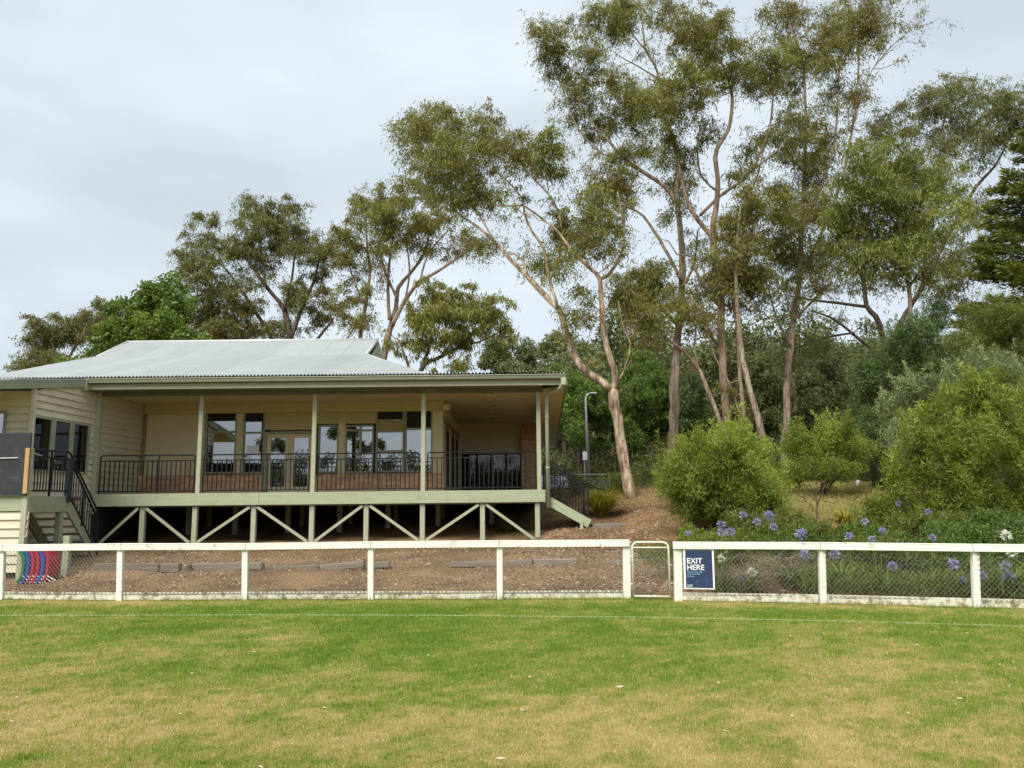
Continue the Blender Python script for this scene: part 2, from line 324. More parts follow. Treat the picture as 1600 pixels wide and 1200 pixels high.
def leaves_mesh(name, p, d, Ln, W, var, m, parent=None, kite=False):
    """p base points, d unit directions, kite shaped leaves"""
    n = len(p); r = RNG.normal(size=(n, 3)); wv = np.cross(d, r); wv /= np.linalg.norm(wv, axis=1)[:, None]+1e-9
    Ln = np.broadcast_to(Ln, (n,))[:, None]; W = np.broadcast_to(W, (n,))[:, None]
    if kite: v = np.stack([p, p + d*Ln*0.42 + wv*W*0.5, p + d*Ln, p + d*Ln*0.42 - wv*W*0.5], 1).reshape(-1, 3)
    else: v = np.stack([p + wv*W*0.5, p + d*Ln, p - wv*W*0.5], 1).reshape(-1, 3)
    k = 4 if kite else 3; f = np.arange(k*n).reshape(n, k)
    me = np_mesh(name, v, f); set_var(me, np.repeat(np.clip(var, 0, 1), k)); me.materials.append(M[m])
    o = bpy.data.objects.new(name, me); C.objects.link(o)
    if parent: o.parent = parent; o.matrix_parent_inverse = PINV(parent)
    return o
def unitv(a): return a/(np.linalg.norm(a, axis=1)[:, None]+1e-9)

# ------------------------------------------------------------------ field and ground
def dryness(X, Y):
    n = fbm(X, Y, 0.6, 3, 5); n2 = fbm(X, Y, 3.2, 11, 3); n3 = fbm(X, Y, 14.0, 29, 2)
    base = np.interp(Y, [3, 5.5, 6.8, 7.6, 9.0, 11.0, 20], [0.60, 0.56, 0.50, 0.37, 0.30, 0.22, 0.2])
    left = np.clip((-X-0.5)/5, 0, 1)*np.interp(Y, [5, 7, 8.5, 10, 11.5], [0.0, 0.1, 0.18, 0.12, 0.0])
    edge = np.clip(1-np.abs(fence_y(X)-0.35-Y)/0.65, 0, 1)*0.42
    return np.clip(base + left + edge + (n-0.5)*0.72 + (n2-0.5)*0.65 + (n3-0.5)*0.95, 0.0, 1.0)
def ground_mat():
    m, n, b, o = new_mat('turf_ground'); l = n.links.new
    a = nd(n, 'ShaderNodeAttribute', attribute_name='var'); g = nd(n, 'ShaderNodeNewGeometry')
    no = nd(n, 'ShaderNodeTexNoise', Scale=45.0, Detail=5.0, Roughness=0.7); l(g.outputs['Position'], no.inputs['Vector'])
    mr = nd(n, 'ShaderNodeMath', operation='MULTIPLY_ADD'); l(no.outputs['Fac'], mr.inputs[0]); mr.inputs[1].default_value = 0.55; mr.inputs[2].default_value = -0.28
    ad = nd(n, 'ShaderNodeMath', operation='ADD'); l(a.outputs['Fac'], ad.inputs[0]); l(mr.outputs[0], ad.inputs[1])
    r = ramp(n, [(0.0, (0.08, 0.14, 0.015)), (0.3, (0.14, 0.19, 0.025)), (0.6, (0.25, 0.23, 0.06)), (0.9, (0.36, 0.28, 0.1))]); l(ad.outputs[0], r.inputs[0])
    l(r.outputs[0], b.inputs['Base Color']); b.inputs['Roughness'].default_value = 0.95; b.inputs['Specular IOR Level'].default_value = 0.1
    bu = nd(n, 'ShaderNodeBump', Strength=0.8, Distance=0.02); l(no.outputs['Fac'], bu.inputs['Height']); l(bu.outputs[0], b.inputs['Normal'])
    return m
M['turf'] = ground_mat()
def bank_mat():
    m, n, b, o = new_mat('mulch_bank'); l = n.links.new
    g = nd(n, 'ShaderNodeNewGeometry'); a = nd(n, 'ShaderNodeAttribute', attribute_name='var')
    n1 = nd(n, 'ShaderNodeTexNoise', Scale=26.0, Detail=6.0, Roughness=0.75); l(g.outputs['Position'], n1.inputs['Vector'])
    n2 = nd(n, 'ShaderNodeTexNoise', Scale=0.9, Detail=4.0); l(g.outputs['Position'], n2.inputs['Vector'])
    r1 = ramp(n, [(0.3, (0.14, 0.086, 0.046)), (0.5, (0.28, 0.182, 0.098)), (0.72, (0.46, 0.33, 0.20))]); l(n1.outputs['Fac'], r1.inputs[0])
    r2 = ramp(n, [(0.38, (0.66, 0.62, 0.58)), (0.60, (1.08, 1.05, 1.0))]); l(n2.outputs['Fac'], r2.inputs[0])
    mi = nd(n, 'ShaderNodeMix', data_type='RGBA', blend_type='MULTIPLY'); mi.inputs[0].default_value = 1; l(r1.outputs[0], mi.inputs[6]); l(r2.outputs[0], mi.inputs[7])
    r3 = ramp(n, [(0.3, (0.12, 0.12, 0.03)), (0.7, (0.36, 0.29, 0.11))]); l(n1.outputs['Fac'], r3.inputs[0])
    m2 = nd(n, 'ShaderNodeMix', data_type='RGBA'); l(a.outputs['Fac'], m2.inputs[0]); l(mi.outputs[2], m2.inputs[6]); l(r3.outputs[0], m2.inputs[7])
    l(m2.outputs[2], b.inputs['Base Color']); b.inputs['Roughness'].default_value = 0.95; b.inputs['Specular IOR Level'].default_value = 0.1
    bu = nd(n, 'ShaderNodeBump', Strength=0.9, Distance=0.04); l(n1.outputs['Fac'], bu.inputs['Height']); l(bu.outputs[0], b.inputs['Normal'])
    return m
M['bank'] = bank_mat()
xs = np.concatenate([[-400, -200, -100, -60, -40, -28], np.arange(-18, 18.01, 0.2), [28, 40, 60, 100, 200, 400]])
tag(grid_mesh('playing_field', xs, np.concatenate([[-300, -150, -80, -40, -20, -8, 0], np.arange(2, 13.6, 0.15), [13.8]]), lambda X, Y: X*0+0.0, 'turf', dryness), kind='structure')
def grassy(X, Y):   # dry grass on the rise at the right, mulch elsewhere
    return np.clip((X-4.3-0.5*np.sin(Y))/1.2, 0, 1)*np.clip((Y-17.0)/3, 0, 1)*np.clip((29.5-Y)/2, 0, 1)*np.clip(fbm(X, Y, 0.8, 5)*2.0-0.2, 0, 1)*0.9
def bank_z(X, Y):
    fy = fence_y(X)+0.12
    return np.where(Y < fy, -0.06, zt(X, Y))
ys_b = np.concatenate([np.arange(9.6, 30, 0.2), np.arange(30, 60, 2), np.arange(60, 150, 8), [160, 200, 260, 400]])
xs_b = np.concatenate([[-400, -200, -120, -80, -60, -40, -28], np.arange(-20, 20.01, 0.25), [28, 40, 60, 80, 120, 200, 400]])
tag(grid_mesh('garden_bank', xs_b, ys_b, bank_z, 'bank', grassy), kind='structure')

# painted boundary line
ln_px = [(-60, 962), (0, 962), (200, 961.5), (400, 961), (650, 961.5), (800, 963), (950, 964), (1100, 966.5), (1250, 969.5), (1400, 973), (1600, 979), (1680, 982)]
def lmat():
    m, n, b, o = new_mat('line_paint'); l = n.links.new
    g = nd(n, 'ShaderNodeNewGeometry'); no = nd(n, 'ShaderNodeTexNoise', Scale=30.0, Detail=4.0); l(g.outputs['Position'], no.inputs['Vector'])
    r = ramp(n, [(0.36, (0.17, 0.24, 0.04)), (0.70, (0.46, 0.5, 0.3))]); l(no.outputs['Fac'], r.inputs[0]); l(r.outputs[0], b.inputs['Base Color']); b.inputs['Roughness'].default_value = 0.9
    return m
M['line'] = lmat()
mb = MB()
pts = [G(*p) for p in ln_px]
for a, b in zip(pts[:-1], pts[1:]):
    mb.quadpts((a.x, a.y-.045, .004), (b.x, b.y-.045, .004), (b.x, b.y+.045, .004), (a.x, a.y+.045, .004))
tag(mb.build('boundary_line', 'line'), kind='structure')

# turf blades
def blades(n, ylo, yhi, hmin, hmax, wd):
    u = RNG.random(n); Y = ylo*(yhi/ylo)**u; X = (RNG.random(n)*2-1)*(Y*0.76+0.4)
    k = Y < fence_y(X)-0.02; X, Y = X[k], Y[k]; n = len(X)
    dr = dryness(X, Y)
    v = np.clip(dr + RNG.normal(0, 0.24, n), 0, 1)
    az = RNG.random(n)*2*math.pi; lean = np.abs(RNG.normal(0, 0.75, n))
    d = np.stack([np.cos(az)*np.sin(lean), np.sin(az)*np.sin(lean), np.maximum(np.cos(lean), 0.12)], 1)
    s = Y/ylo
    h = (hmin+(hmax-hmin)*RNG.random(n))*(0.75+0.4*(1-dr))*(0.8+0.2*s)
    return np.stack([X, Y, np.zeros(n)], 1), d, h, wd*(0.6+0.7*RNG.random(n))*np.sqrt(s), v
a = blades(420000, 4.2, 13.3, 0.014, 0.038, 0.0042)
p, d, h, wv, v = a
# painted blades on the line
ly = np.interp(p[:, 0], [q.x for q in pts], [q.y for q in pts])
gr = tag(leaves_mesh('turf_grass', p, d, h, wv, v, 'l_grass'), 'short mown turf grass, green with dry straw patches', 'grass', kind='stuff')
on = (np.abs(p[:, 1]-ly) < 0.04) & (RNG.random(len(p)) < 0.55)
# dry fallen leaves on the field
n = 150; Y = 4.4*(12.3/4.4)**RNG.random(n); X = (RNG.random(n)*2-1)*Y*0.7
th = RNG.random(n)*6.28
lo = leaves_mesh('fallen_leaves', np.stack([X, Y, 0.02+RNG.random(n)*0.012], 1), unitv(np.stack([np.cos(th), np.sin(th), RNG.normal(0, .15, n)], 1)), 0.03+RNG.random(n)**2*0.05, 0.009+RNG.random(n)*0.01, 0.7+RNG.random(n)*0.3, 'l_litter', kite=True)
tag(lo, 'pale dry leaves scattered over the turf', 'leaves', kind='stuff')
# longer unmown grass along the fence foot
n = 26000; X = RNG.random(n)*22-11; Y = fence_y(X) + RNG.normal(-0.02, 0.09, n)
az = RNG.random(n)*6.28; le = np.abs(RNG.normal(0, .5, n))
tag(leaves_mesh('fence_foot_grass', np.stack([X, Y, np.zeros(n)], 1), np.stack([np.cos(az)*np.sin(le), np.sin(az)*np.sin(le), np.cos(le)], 1), 0.03+RNG.random(n)**3*0.10, 0.005, np.clip(0.35+RNG.normal(0, .3, n), 0, 1), 'l_grass'),
    'ragged uncut grass along the foot of the white fence', 'grass', kind='stuff')
# mulch and leaf litter on the bank
def litter(n, xr, yr, keep=None):
    X = xr[0]+(xr[1]-xr[0])*RNG.random(n); Y = yr[0]+(yr[1]-yr[0])*RNG.random(n)
    k = Y > fence_y(X)+0.15
    if keep is not None: k &= keep(X, Y)
    return X[k], Y[k]
q = [litter(52000, (-11.5, 3), (12.4, 21), lambda X, Y: fbm(X, Y, 1.1, 41) + RNG.normal(0, .1, len(X)) > .42), litter(26000, (0.5, 5.5), (13, 29)), litter(12000, (2, 13), (11.5, 26))]
X = np.concatenate([a[0] for a in q]); Y = np.concatenate([a[1] for a in q]); n = len(X); th = RNG.random(n)*6.28
tag(leaves_mesh('mulch_litter', np.stack([X, Y, zt(X, Y)+0.008+RNG.random(n)*0.02], 1), unitv(np.stack([np.cos(th), np.sin(th), RNG.normal(0.05, .3, n)], 1)), 0.02+RNG.random(n)**2*0.09, 0.008+RNG.random(n)*0.014, RNG.random(n)**1.2, 'l_litter'),
    'brown bark mulch and fallen leaves on the bank', 'mulch', kind='stuff')
# dry grass over the rise on the right
n = 60000; X, Y = litter(n, (3.0, 15), (17, 30)); k = RNG.random(len(X)) < grassy(X, Y)+0.05; X, Y = X[k], Y[k]; n = len(X)
az = RNG.random(n)*6.28; le = np.abs(RNG.normal(0, .55, n))
tag(leaves_mesh('rise_grass', np.stack([X, Y, zt(X, Y)], 1), np.stack([np.cos(az)*np.sin(le), np.sin(az)*np.sin(le), np.cos(le)], 1), 0.06+RNG.random(n)*0.16, 0.009, np.clip(0.62+RNG.normal(0, .25, n), 0, 1), 'l_grass'),
    'dry straw coloured grass on the rise behind the shrubs', 'grass', kind='stuff')

# ================================================================== clubhouse
def PXw(px, py, X):
    d = ray(px, py); return Vector((0, 0, CAM_H)) + d*(X/d.x)
XW, YD, YF, YW = -11.42, 21.0, 18.2, 23.7      # wing side wall, deck edge, wing front, rear wall of the verandah
ZF = 1.82                                      # deck floor
club = thing('clubhouse', (-6, 21, 0.4), 'cream weatherboard clubhouse with corrugated metal roof and raised timber verandah', 'clubhouse')
# ---- roof
RY = np.array([20.22, 25.9, 28.0]); RZ = np.array([4.925, 6.525, 7.485])
def roof_sheet(x0, x1, ytop, name='roof_sheet', zf=lambda y: np.interp(y, RY, RZ), ybot=20.22, rows=(0, .25, .5, .75, 1.0), parent=club):
    n = max(2, int((x1-x0)/0.0127)); X = np.linspace(x0, x1, n+1)
    yt = ytop(X); V = []
    for t in rows:
        if name == 'roof_sheet' and abs(t-0.7301) < .002: y = np.minimum(np.full_like(X, 25.9), yt)
        else: y = ybot + (yt-ybot)*t
        z = zf(y) + 0.022*np.cos(2*math.pi*X/0.0953) + np.where(X > x1-.04, .008, 0)
        V.append(np.stack([X, y, z], 1))
    V = np.concatenate(V); m_ = n+1
    i = (np.arange(len(rows)-1)[:, None]*m_ + np.arange(n)[None]).reshape(-1)
    me = np_mesh(name, V, np.stack([i, i+1, i+1+m_, i+m_], 1)); me.materials.append(M['roof'])
    me.polygons.foreach_set('use_smooth', np.ones(len(i), bool))
    o = bpy.data.objects.new(name, me); C.objects.link(o); o.parent = parent; o.matrix_parent_inverse = PINV(parent)
    return o
XR0, XR1 = -14.25, -4.98
hipx = [-4.98, -2.81, -2.35]; hipy = [25.9, 21.47, 20.22]
x = XR0
while x < -2.45:
    x1 = min(x+0.762, -2.36)
    if x < XR1-0.05 < x1: x1 = XR1
    if x1 <= XR1+.001:
        roof_sheet(x, x1, lambda X: np.full_like(X, 28.0), rows=(0, .25, .5, .7301, .86, 1.0))
    else:
        roof_sheet(x, x1, lambda X: np.interp(X, hipx, hipy), rows=(0, .33, .66, 1.0))
    x = x1 + 0.001
x = -2.36
while x < 1.4:
    roof_sheet(x, min(x+.762, 1.46), lambda X: np.full_like(X, 33.0), zf=lambda y: 4.925+(y-20.22)*0.125, name='verandah_roof_sheet', rows=(0, .5, 1)); x += .763
mb = MB(); mb.quadpts((XR0, 28.0, 7.455), (XR1, 28.0, 7.455), (XR1, 36, 4.9), (XR0, 36, 4.9))
mb.quadpts((-4.98, 25.9, 6.48), (-2.35, 20.34, 4.88), (-2.35, 20.36, 4.80), (-4.9, 33, 5.0)); mb.quadpts((-4.98, 24, 5.3), (-2.3, 24, 5.3), (-2.3, 33, 6.42), (-4.98, 33, 6.42))
mb.build('rear_roof', 'roof', club)
def cap(a, b, name='ridge_cap', r=0.055):
    a = (a[0], a[1], a[2]+.022); b = (b[0], b[1], b[2]+.022)
    MB().tube([a, b], r, 8).build(name, 'roofcap', club, smooth=True)
cap((XR0, 28, 7.46), (XR1+.03, 28, 7.46)); cap((XR0, 28, 7.48), (XR0, 25.9, 6.51), 'verge_cap', .045); cap((XR0, 25.9, 6.51), (XR0, 20.34, 4.90), 'verge_cap', .045)
cap((XR1, 28, 7.48), (XR1, 25.85, 6.50), 'barge_cap', .06); cap((XR1, 25.85, 6.50), (-2.81, 21.47, 5.15), 'hip_cap', .05); cap((-2.81, 21.47, 5.15), (-2.36, 20.36, 4.92), 'hip_cap', .05)
m_ = MB(); m_.v = [(XR1+.05, 25.95, 6.3), (XR1+.05, 30.2, 6.3), (XR1+.05, 28, 7.42), (XR1+.05, 25.95, 5.0), (XR1+.05, 33, 5.0)]; m_.f = [(0, 1, 2), (3, 4, 1, 0)]; m_.build('gablet', 'trim', club)
m_ = MB(); m_.v = [(XR0+.2, 20.5, 1), (XR0+.2, 36, 1), (XR0+.2, 36, 4.8), (XR0+.2, 28, 7.3), (XR0+.2, 25.9, 6.4), (XR0+.2, 20.5, 4.8)]; m_.f = [(0, 1, 2, 3, 4, 5)]; m_.build('end_wall', 'board', club)
# ---- fascia, gutter, ceiling
MB().bar((XW+.02, 20.195, 4.868), (1.46, 20.195, 4.868), .022, .018).build('gutter_lip', 'post', club)
bx('gutter', 'gutter_shade', club, XW+.02, 1.46, 20.2, 20.33, 4.745, 4.865, bevel=.02)
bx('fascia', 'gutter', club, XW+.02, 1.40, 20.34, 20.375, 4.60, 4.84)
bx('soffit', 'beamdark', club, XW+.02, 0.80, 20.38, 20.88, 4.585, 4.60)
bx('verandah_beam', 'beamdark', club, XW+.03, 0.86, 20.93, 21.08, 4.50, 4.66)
bx('ceiling', 'ceiling', club, XW+.02, 0.84, 21.085, 31.2, 4.60, 4.64)
# right-hand eave running back
o0, o1 = P(882, 603, 20.34), P(866, 700, 36); i0, i1 = P(845, 609, 20.9), P(851, 701, 36)
mb = MB(); mb.quadpts(i0, i1, o1, o0); e = Vector((0, 0, .03)); mb.quadpts(o0+e, o1+e, i1+e, i0+e); mb.quadpts(o0, o1, o1+e, o0+e); mb.build('eave_lining', 'ceiling', club)
MB().bar(o0+Vector((.04, 0, .1)), o1+Vector((.04, 0, .1)), 0.09, 0.17).build('side_gutter', 'trim', club)
mb = MB(); k = Vector((0, 0, .2)); mb.quadpts(o0+k, o1+k, (-2.3, 36, 6.4), (-2.3, 20.4, 4.88)); mb.build('side_roof', 'roof', club)
MB().bar(i0+Vector((-.03, 0.2, .06)), i1+Vector((-.03, 0, .06)), 0.1, 0.14).build('side_beam', 'cream', club)
bx('gutter_end', 'gutter', club, 1.30, 1.44, 20.12, 20.34, 4.56, 4.765, bevel=.02)
MB().tube([(1.36, 20.28, 4.60), (1.25, 20.5, 4.5), (.98, 21.0, 4.45), (.95, 21.05, 4.3), (.95, 21.05, 1.35)], .055, 10).build('downpipe', 'post', club, smooth=True)
for z in (2.4, 3.8): MB().tube([(.95, 21.05, z), (.95, 21.05, z+.05)], .064, 10).build('pipe_clip', 'post', club)
# ---- deck
xj = XS(406, 780, YD)
bx('deck_beam', 'beam', club, XW+.07, xj-.002, 20.92, 20.99, 1.50, 1.83, bevel=.006)
bx('deck_beam', 'beam', club, xj+.002, .86, 20.92, 20.99, 1.50, 1.83, bevel=.006)
bx('deck_floor', 'sleeper', club, XW+.1, .83, 21.0, 31.3, 1.72, ZF)
bx('side_beam_low', 'beam', club, .835, .89, 21.0, 31, 1.50, 1.815)
for y in (22.2, 23.6, 25.0): bx('bearer', 'trim', club, XW+.1, .8, y, y+.1, 1.45, 1.715)
# verandah posts
posts_px = [312.5, 490.5, 661.5, 842]
PXP = [XS(p, 700, 21.05) for p in posts_px]
for X in PXP: bx('verandah_post', 'post', club, X-.06, X+.06, 21.0, 21.12, ZF-.004, 4.51, bevel=.01)
bx('corner_post', 'post', club, XW-.02, XW+.13, 20.90, 21.05, 1.3, 4.70, bevel=.01)
# under-deck frame
up = [222, 304, 396, 487, 572, 660, 754, 840]; UX = [XS(p, 815, 21.03) for p in up]
for X in UX: bx('stump', 'post', club, X-.066, X+.066, 21.0, 21.13, zt1(X, 21.07)-.15, 1.497, bevel=.008)
for X in UX:
    for y in (23.6, 25.2):
        bx('rear_stump', 'brown' if y > 24 else 'trim', club, X+.1, X+.24, y, y+.13, zt1(X, y)-.15, 1.45)
bl = XS(150, 845, 21)
for (xa, ta, xb, tb) in [(bl, 0, UX[0], 1), (UX[0], 1, UX[1], 0), (UX[1], 0, UX[2], 1), (UX[2], 1, UX[3], 0), (UX[3], 0, UX[4], 1), (UX[4], 1, UX[5], 0), (UX[5], 0, UX[6], 1), (UX[6], 1, UX[7], 0)]:
    za = 1.45 if ta else 0.52; zb_ = 1.45 if tb else 0.52
    s = 1 if xb > xa else -1
    MB().bar((xa+.1*s, 20.985, za), (xb-.1*s, 20.985, zb_), .03, .075).build('brace', 'post', club)
bx('underfloor_shade_wall', 'dark', club, -14, .7, 26.6, 26.8, 0.2, 1.75)  # near-black wall stands in for the dark void under the building
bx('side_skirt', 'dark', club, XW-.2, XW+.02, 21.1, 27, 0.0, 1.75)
# ---- rear wall of the verandah
def zb(y, x=450): return P(x, y, YW).z
def xw(px): return P(px, 700, YW).x
def rect(px0, px1, py0, py1):
    xm = (px0+px1)/2; return xw(px0), xw(px1), P(xm, py1, YW).z, P(xm, py0, YW).z
bx('head_beam', 'panelcream', club, XW+.03, xw(694), YW-.1, YW+.15, zb(645), zb(631)+.2)
x0, x1, z0, z1 = rect(222, 319, 645, 743); bx('wall_panel', 'cream', club, x0, x1, YW, YW+.1, z0-.7, zb(645)-.003)
bx('wall_trim', 'brown', club, XW+.02, XW+.1, YW-.06, YW-.004, ZF, zb(632))
def window(px0, px1, py0, py1, bars=(), mull=(), glass='glass', name='window', fm='trim', fw=.05, dark=None):
    x0, x1, z0, z1 = rect(px0, px1, py0, py1); mb = MB(); ya, yb = YW-.03, YW+.06
    mb.box(x0, x0+fw, ya, yb, z0, z1); mb.box(x1-fw, x1, ya, yb, z0, z1); mb.box(x0+fw, x1-fw, ya, yb, z0, z0+fw); mb.box(x0+fw, x1-fw, ya, yb, z1-fw, z1)
    zs = [z0+fw]; 
    for b in sorted([P((px0+px1)/2, b, YW).z for b in bars]): mb.box(x0+fw, x1-fw, ya+.003, yb, b-.03, b+.03); zs += [b-.03, b+.03]
    zs.append(z1-fw)
    for q in mull: X = xw(q); mb.box(X-.03, X+.03, ya+.005, yb-.01, z0+fw, z1-fw)
    w_ = mb.build(name, fm, club)
    for k in range(0, len(zs), 2): MB().box(x0+fw, x1-fw, YW+.02, YW+.026, zs[k], zs[k+1]).build('pane', glass, w_)
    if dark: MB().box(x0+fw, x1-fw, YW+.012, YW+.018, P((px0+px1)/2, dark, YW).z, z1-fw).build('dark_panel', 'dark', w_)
    return w_
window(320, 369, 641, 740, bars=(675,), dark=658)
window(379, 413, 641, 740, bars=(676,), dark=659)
window(497, 529, 664, 739, bars=())
window(539, 584, 664, 739, bars=(672.5,), mull=(563,))
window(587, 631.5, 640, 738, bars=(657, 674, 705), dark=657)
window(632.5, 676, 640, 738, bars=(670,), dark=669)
for a, b in ((369, 379), (529, 539)): x0, x1, z0, z1 = rect(a, b, 640, 740); bx('wall_pier', 'cream', club, x0, x1, YW-.02, YW+.1, z0, zb(645)-.002)
x0, x1, z0, z1 = rect(676, 691, 640, 738); bx('corner_pier', 'cream', club, x0, x1+.02, YW-.035, YW+.1, z0-.6, zb(645)-.002)
bx('blind', 'blind', club, xw(590), xw(629), YW+.012, YW+.018, zb(674, 610), zb(657, 610))
# ribbed panels above doors
zt_, zb0 = zb(645)-.004, zb(663); nrib = 8
for (a, b, lo) in ((413, 492, 672), (492, 587, 663)):
    zl = zb(lo); xx0, xx1 = xw(a), xw(b)
    bx('shutter_box', 'panelcream', club, xx0, xx1, YW, YW+.1, zl, zt_)
    nr = int((zt_-zl)/.055)
    for k in range(nr):
        zz = zl+(zt_-zl)*k/nr; unit_box('slat', 'panelcream', club, xx0+.02, xx1-.02, YW-.035, YW, zz+.012, zz+(zt_-zl)/nr-.01)
# doors
dr_ = MB(); x0, x1, z0, z1 = rect(413, 492, 674, 770); z0 = ZF
dr_.box(x0, x0+.07, YW-.04, YW+.08, z0, z1).box(x1-.07, x1, YW-.04, YW+.08, z0, z1).box(x0+.07, x1-.07, YW-.04, YW+.08, z1-.07, z1)
dr_.build('door_frame', 'trim', club)
xm = (x0+x1)/2
for (a, b, hx) in ((x0+.075, xm-.004, xm-.07), (xm+.004, x1-.075, xm+.07)):
    q = MB(); q.box(a, a+.13, YW, YW+.045, z0+.01, z1-.08).box(b-.13, b, YW, YW+.045, z0+.01, z1-.08).box(a+.13, b-.13, YW, YW+.045, z0+.01, z0+.2).box(a+.13, b-.13, YW, YW+.045, z1-.2, z1-.08)
    d_ = q.build('door', 'cream', club); MB().box(a+.13, b-.13, YW+.02, YW+.026, z0+.2, z1-.2).build('pane', 'glass', d_)
    MB().bar((hx, YW-.04, z0+.95), (hx, YW-.04, z0+1.15), .02, .02).build('handle', 'galv', d_)
bx('door_closer', 'black', club, xw(415), xw(423), YW-.08, YW-.02, zb(674.5), zb(671.5))
# brick dado, every brick a piece
bw_ = bx('brick_wall', 'mortar', club, xw(222), xw(412), YW-.085, YW-.033, ZF-.05, zb(741)); bw2 = bx('brick_wall', 'mortar', club, xw(493), xw(694), YW-.085, YW-.033, ZF-.05, zb(740, 590))
for wall, xa, xb, zt2 in ((bw_, xw(222), xw(412), zb(741)), (bw2, xw(493), xw(694), zb(740, 590))):
    nc = int((zt2-ZF+.02)/.086); 
    for r in range(nc):
        zz = zt2-.0-(r+1)*.086; X = xa - (.12 if r % 2 else 0)
        while X < xb-.03:
            a, b = max(X, xa), min(X+.23, xb)
            if b-a > .03: unit_box('brick', 'brick', wall, a+.004, b-.004, YW-.098+random.uniform(-.002, .002), YW-.08, zz+.006, zz+.08)
            X += .24
# room behind the glass
room = MB(); X0, X1 = XW+.1, xw(690); ya, yb = YW+.13, 29.5
room.quadpts((X0, yb, ZF), (X1, yb, ZF), (X1, yb, 4.6), (X0, yb, 4.6)); room.quadpts((X0, ya, ZF), (X1, ya, ZF), (X1, yb, ZF), (X0, yb, ZF)); room.quadpts((X0, ya, 4.6), (X0, yb, 4.6), (X1, yb, 4.6), (X1, ya, 4.6))
room.quadpts((X0, ya, ZF), (X0, yb, ZF), (X0, yb, 4.6), (X0, ya, 4.6)); room.build('room_lining', 'room', club)
# return wall and back of the breezeway
XB = xw(690); bx('return_wall', 'cream', club, XB-.12, XB+.0, YW+.101, 31.3, ZF, 4.6)
for y0_ in (25.0, 27.2, 29.2):
    f_ = bx('side_door', 'brown', club, XB-.01, XB+.03, y0_, y0_+1.2, ZF, ZF+2.15); MB().box(XB+.02, XB+.04, y0_+.15, y0_+1.05, ZF+.2, ZF+2.0).build('panel', 'dark', f_)
bx('return_trim', 'brown', club, XB+.0, XB+.05, YW+.11, 31.2, ZF+2.2, ZF+2.34)
YB = 31.2
bx('breezeway_wall', 'cream', club, XB, P(838, 700, YB).x, YB, YB+.12, ZF, 4.6)
bp = bx('brick_pier', 'mortar', club, P(815, 700, YB).x, P(839, 700, YB).x, YB-.25, YB-.002, ZF, 4.6)
xa, xb = P(815, 700, YB).x, P(839, 700, YB).x
for r in range(32):
    zz = ZF+r*.086; X = xa-(.12 if r % 2 else 0)
    while X < xb-.03:
        a, b = max(X, xa), min(X+.23, xb)
        if b-a > .03: unit_box('brick', 'brick', bp, a+.004, b-.004, YB-.262, YB-.245, zz+.006, zz+.08)
        X += .24
gw = bx('glazed_screen', 'black', club, P(722, 730, YB).x, P(814, 730, YB).x, YB-.06, YB-.003, ZF+.1, ZS(770, 709, YB))
xa, xb = P(722, 730, YB).x, P(814, 730, YB).x
for k in range(4):
    a = xa+(xb-xa)*k/4+.05; b = xa+(xb-xa)*(k+1)/4-.05; MB().box(a, b, YB-.072, YB-.064, ZF+.25, ZS(770, 711, YB)).build('pane', 'glassdark', gw)
# ceiling downlights and a floodlight
for (px, py) in ((763, 614), (770, 635), (775.5, 653)):
    d_ = ray(px, py); t = (4.595-CAM_H)/d_.z; q = Vector((0, 0, CAM_H))+d_*t
    o = MB().tube([(q.x, q.y, 4.60), (q.x, q.y, 4.54)], [.13, .115], 16).build('downlight', 'trim', club); MB().tube([(q.x, q.y, 4.545), (q.x, q.y, 4.53)], [.08, .075], 14).build('diffuser', 'signwhite', o)
o = MB().box(XB+.02, XB+.28, 23.5, 23.68, ZS(697, 641, 23.6), ZS(697, 632, 23.6)).build('floodlight', 'cream', club, bevel=.02)
# ---- verandah railings
def railing(x0, x1, y, name='railing'):
    mb = MB(); z = ZF
    mb.tube([(x0, y, z+.02), (x0, y, z+1.02), (x0+.04, y, z+1.05), (x1-.04, y, z+1.05), (x1, y, z+1.02), (x1, y, z+.02)], .019, 6)
    mb.bar((x0, y, z+.90), (x1, y, z+.90), .035, .03); mb.bar((x0, y, z+.08), (x1, y, z+.08), .035, .03)
    mid = (x0+x1)/2+.3; mb.bar((mid, y, z+.0), (mid, y, z+1.04), .032, .032)
    r = mb.build(name, 'black', club)
    n = int((x1-x0)/.125)
    for k in range(1, n):
        X = x0+(x1-x0)*k/n; unit_box('baluster', 'black', r, X-.012, X+.012, y-.012, y+.012, z+.08, z+.90)
ry = 21.06
railing(XW+.16, PXP[0]-.12, ry); railing(PXP[0]+.12, PXP[1]-.12, ry); railing(PXP[1]+.12, PXP[2]-.12, ry); railing(PXP[2]+.12, PXP[3]-.1, ry)
# ---- wing on the left
def zroof(y): return 4.86 - (20.35-y)*0.155
f0, f1 = (XW+.07, 20.38, zroof(20.38)-.09), (XW+.07, 15.9, zroof(15.9)-.09)
MB().bar(f0, f1, .035, .19).build('wing_fascia', 'trim', club)
MB().bar((XW+.07, 20.38, zroof(20.38)+.025), (XW+.07, 15.9, zroof(15.9)+.025), .07, .03).build('wing_roof_edge', 'roofcap', club)
mb = MB(); mb.quadpts((XW+.05, 20.38, zroof(20.38)), (-20, 20.38, zroof(20.38)), (-20, 15.9, zroof(15.9)), (XW+.05, 15.9, zroof(15.9))); mb.build('wing_roof', 'roof', club)
mb = MB(); mb.quadpts((XW+.05, 20.38, zroof(20.38)-.18), (XW+.05, 15.9, zroof(15.9)-.18), (-20, 15.9, zroof(15.9)-.18), (-20, 20.38, zroof(20.38)-.18)); mb.build('wing_soffit', 'ceiling', club)
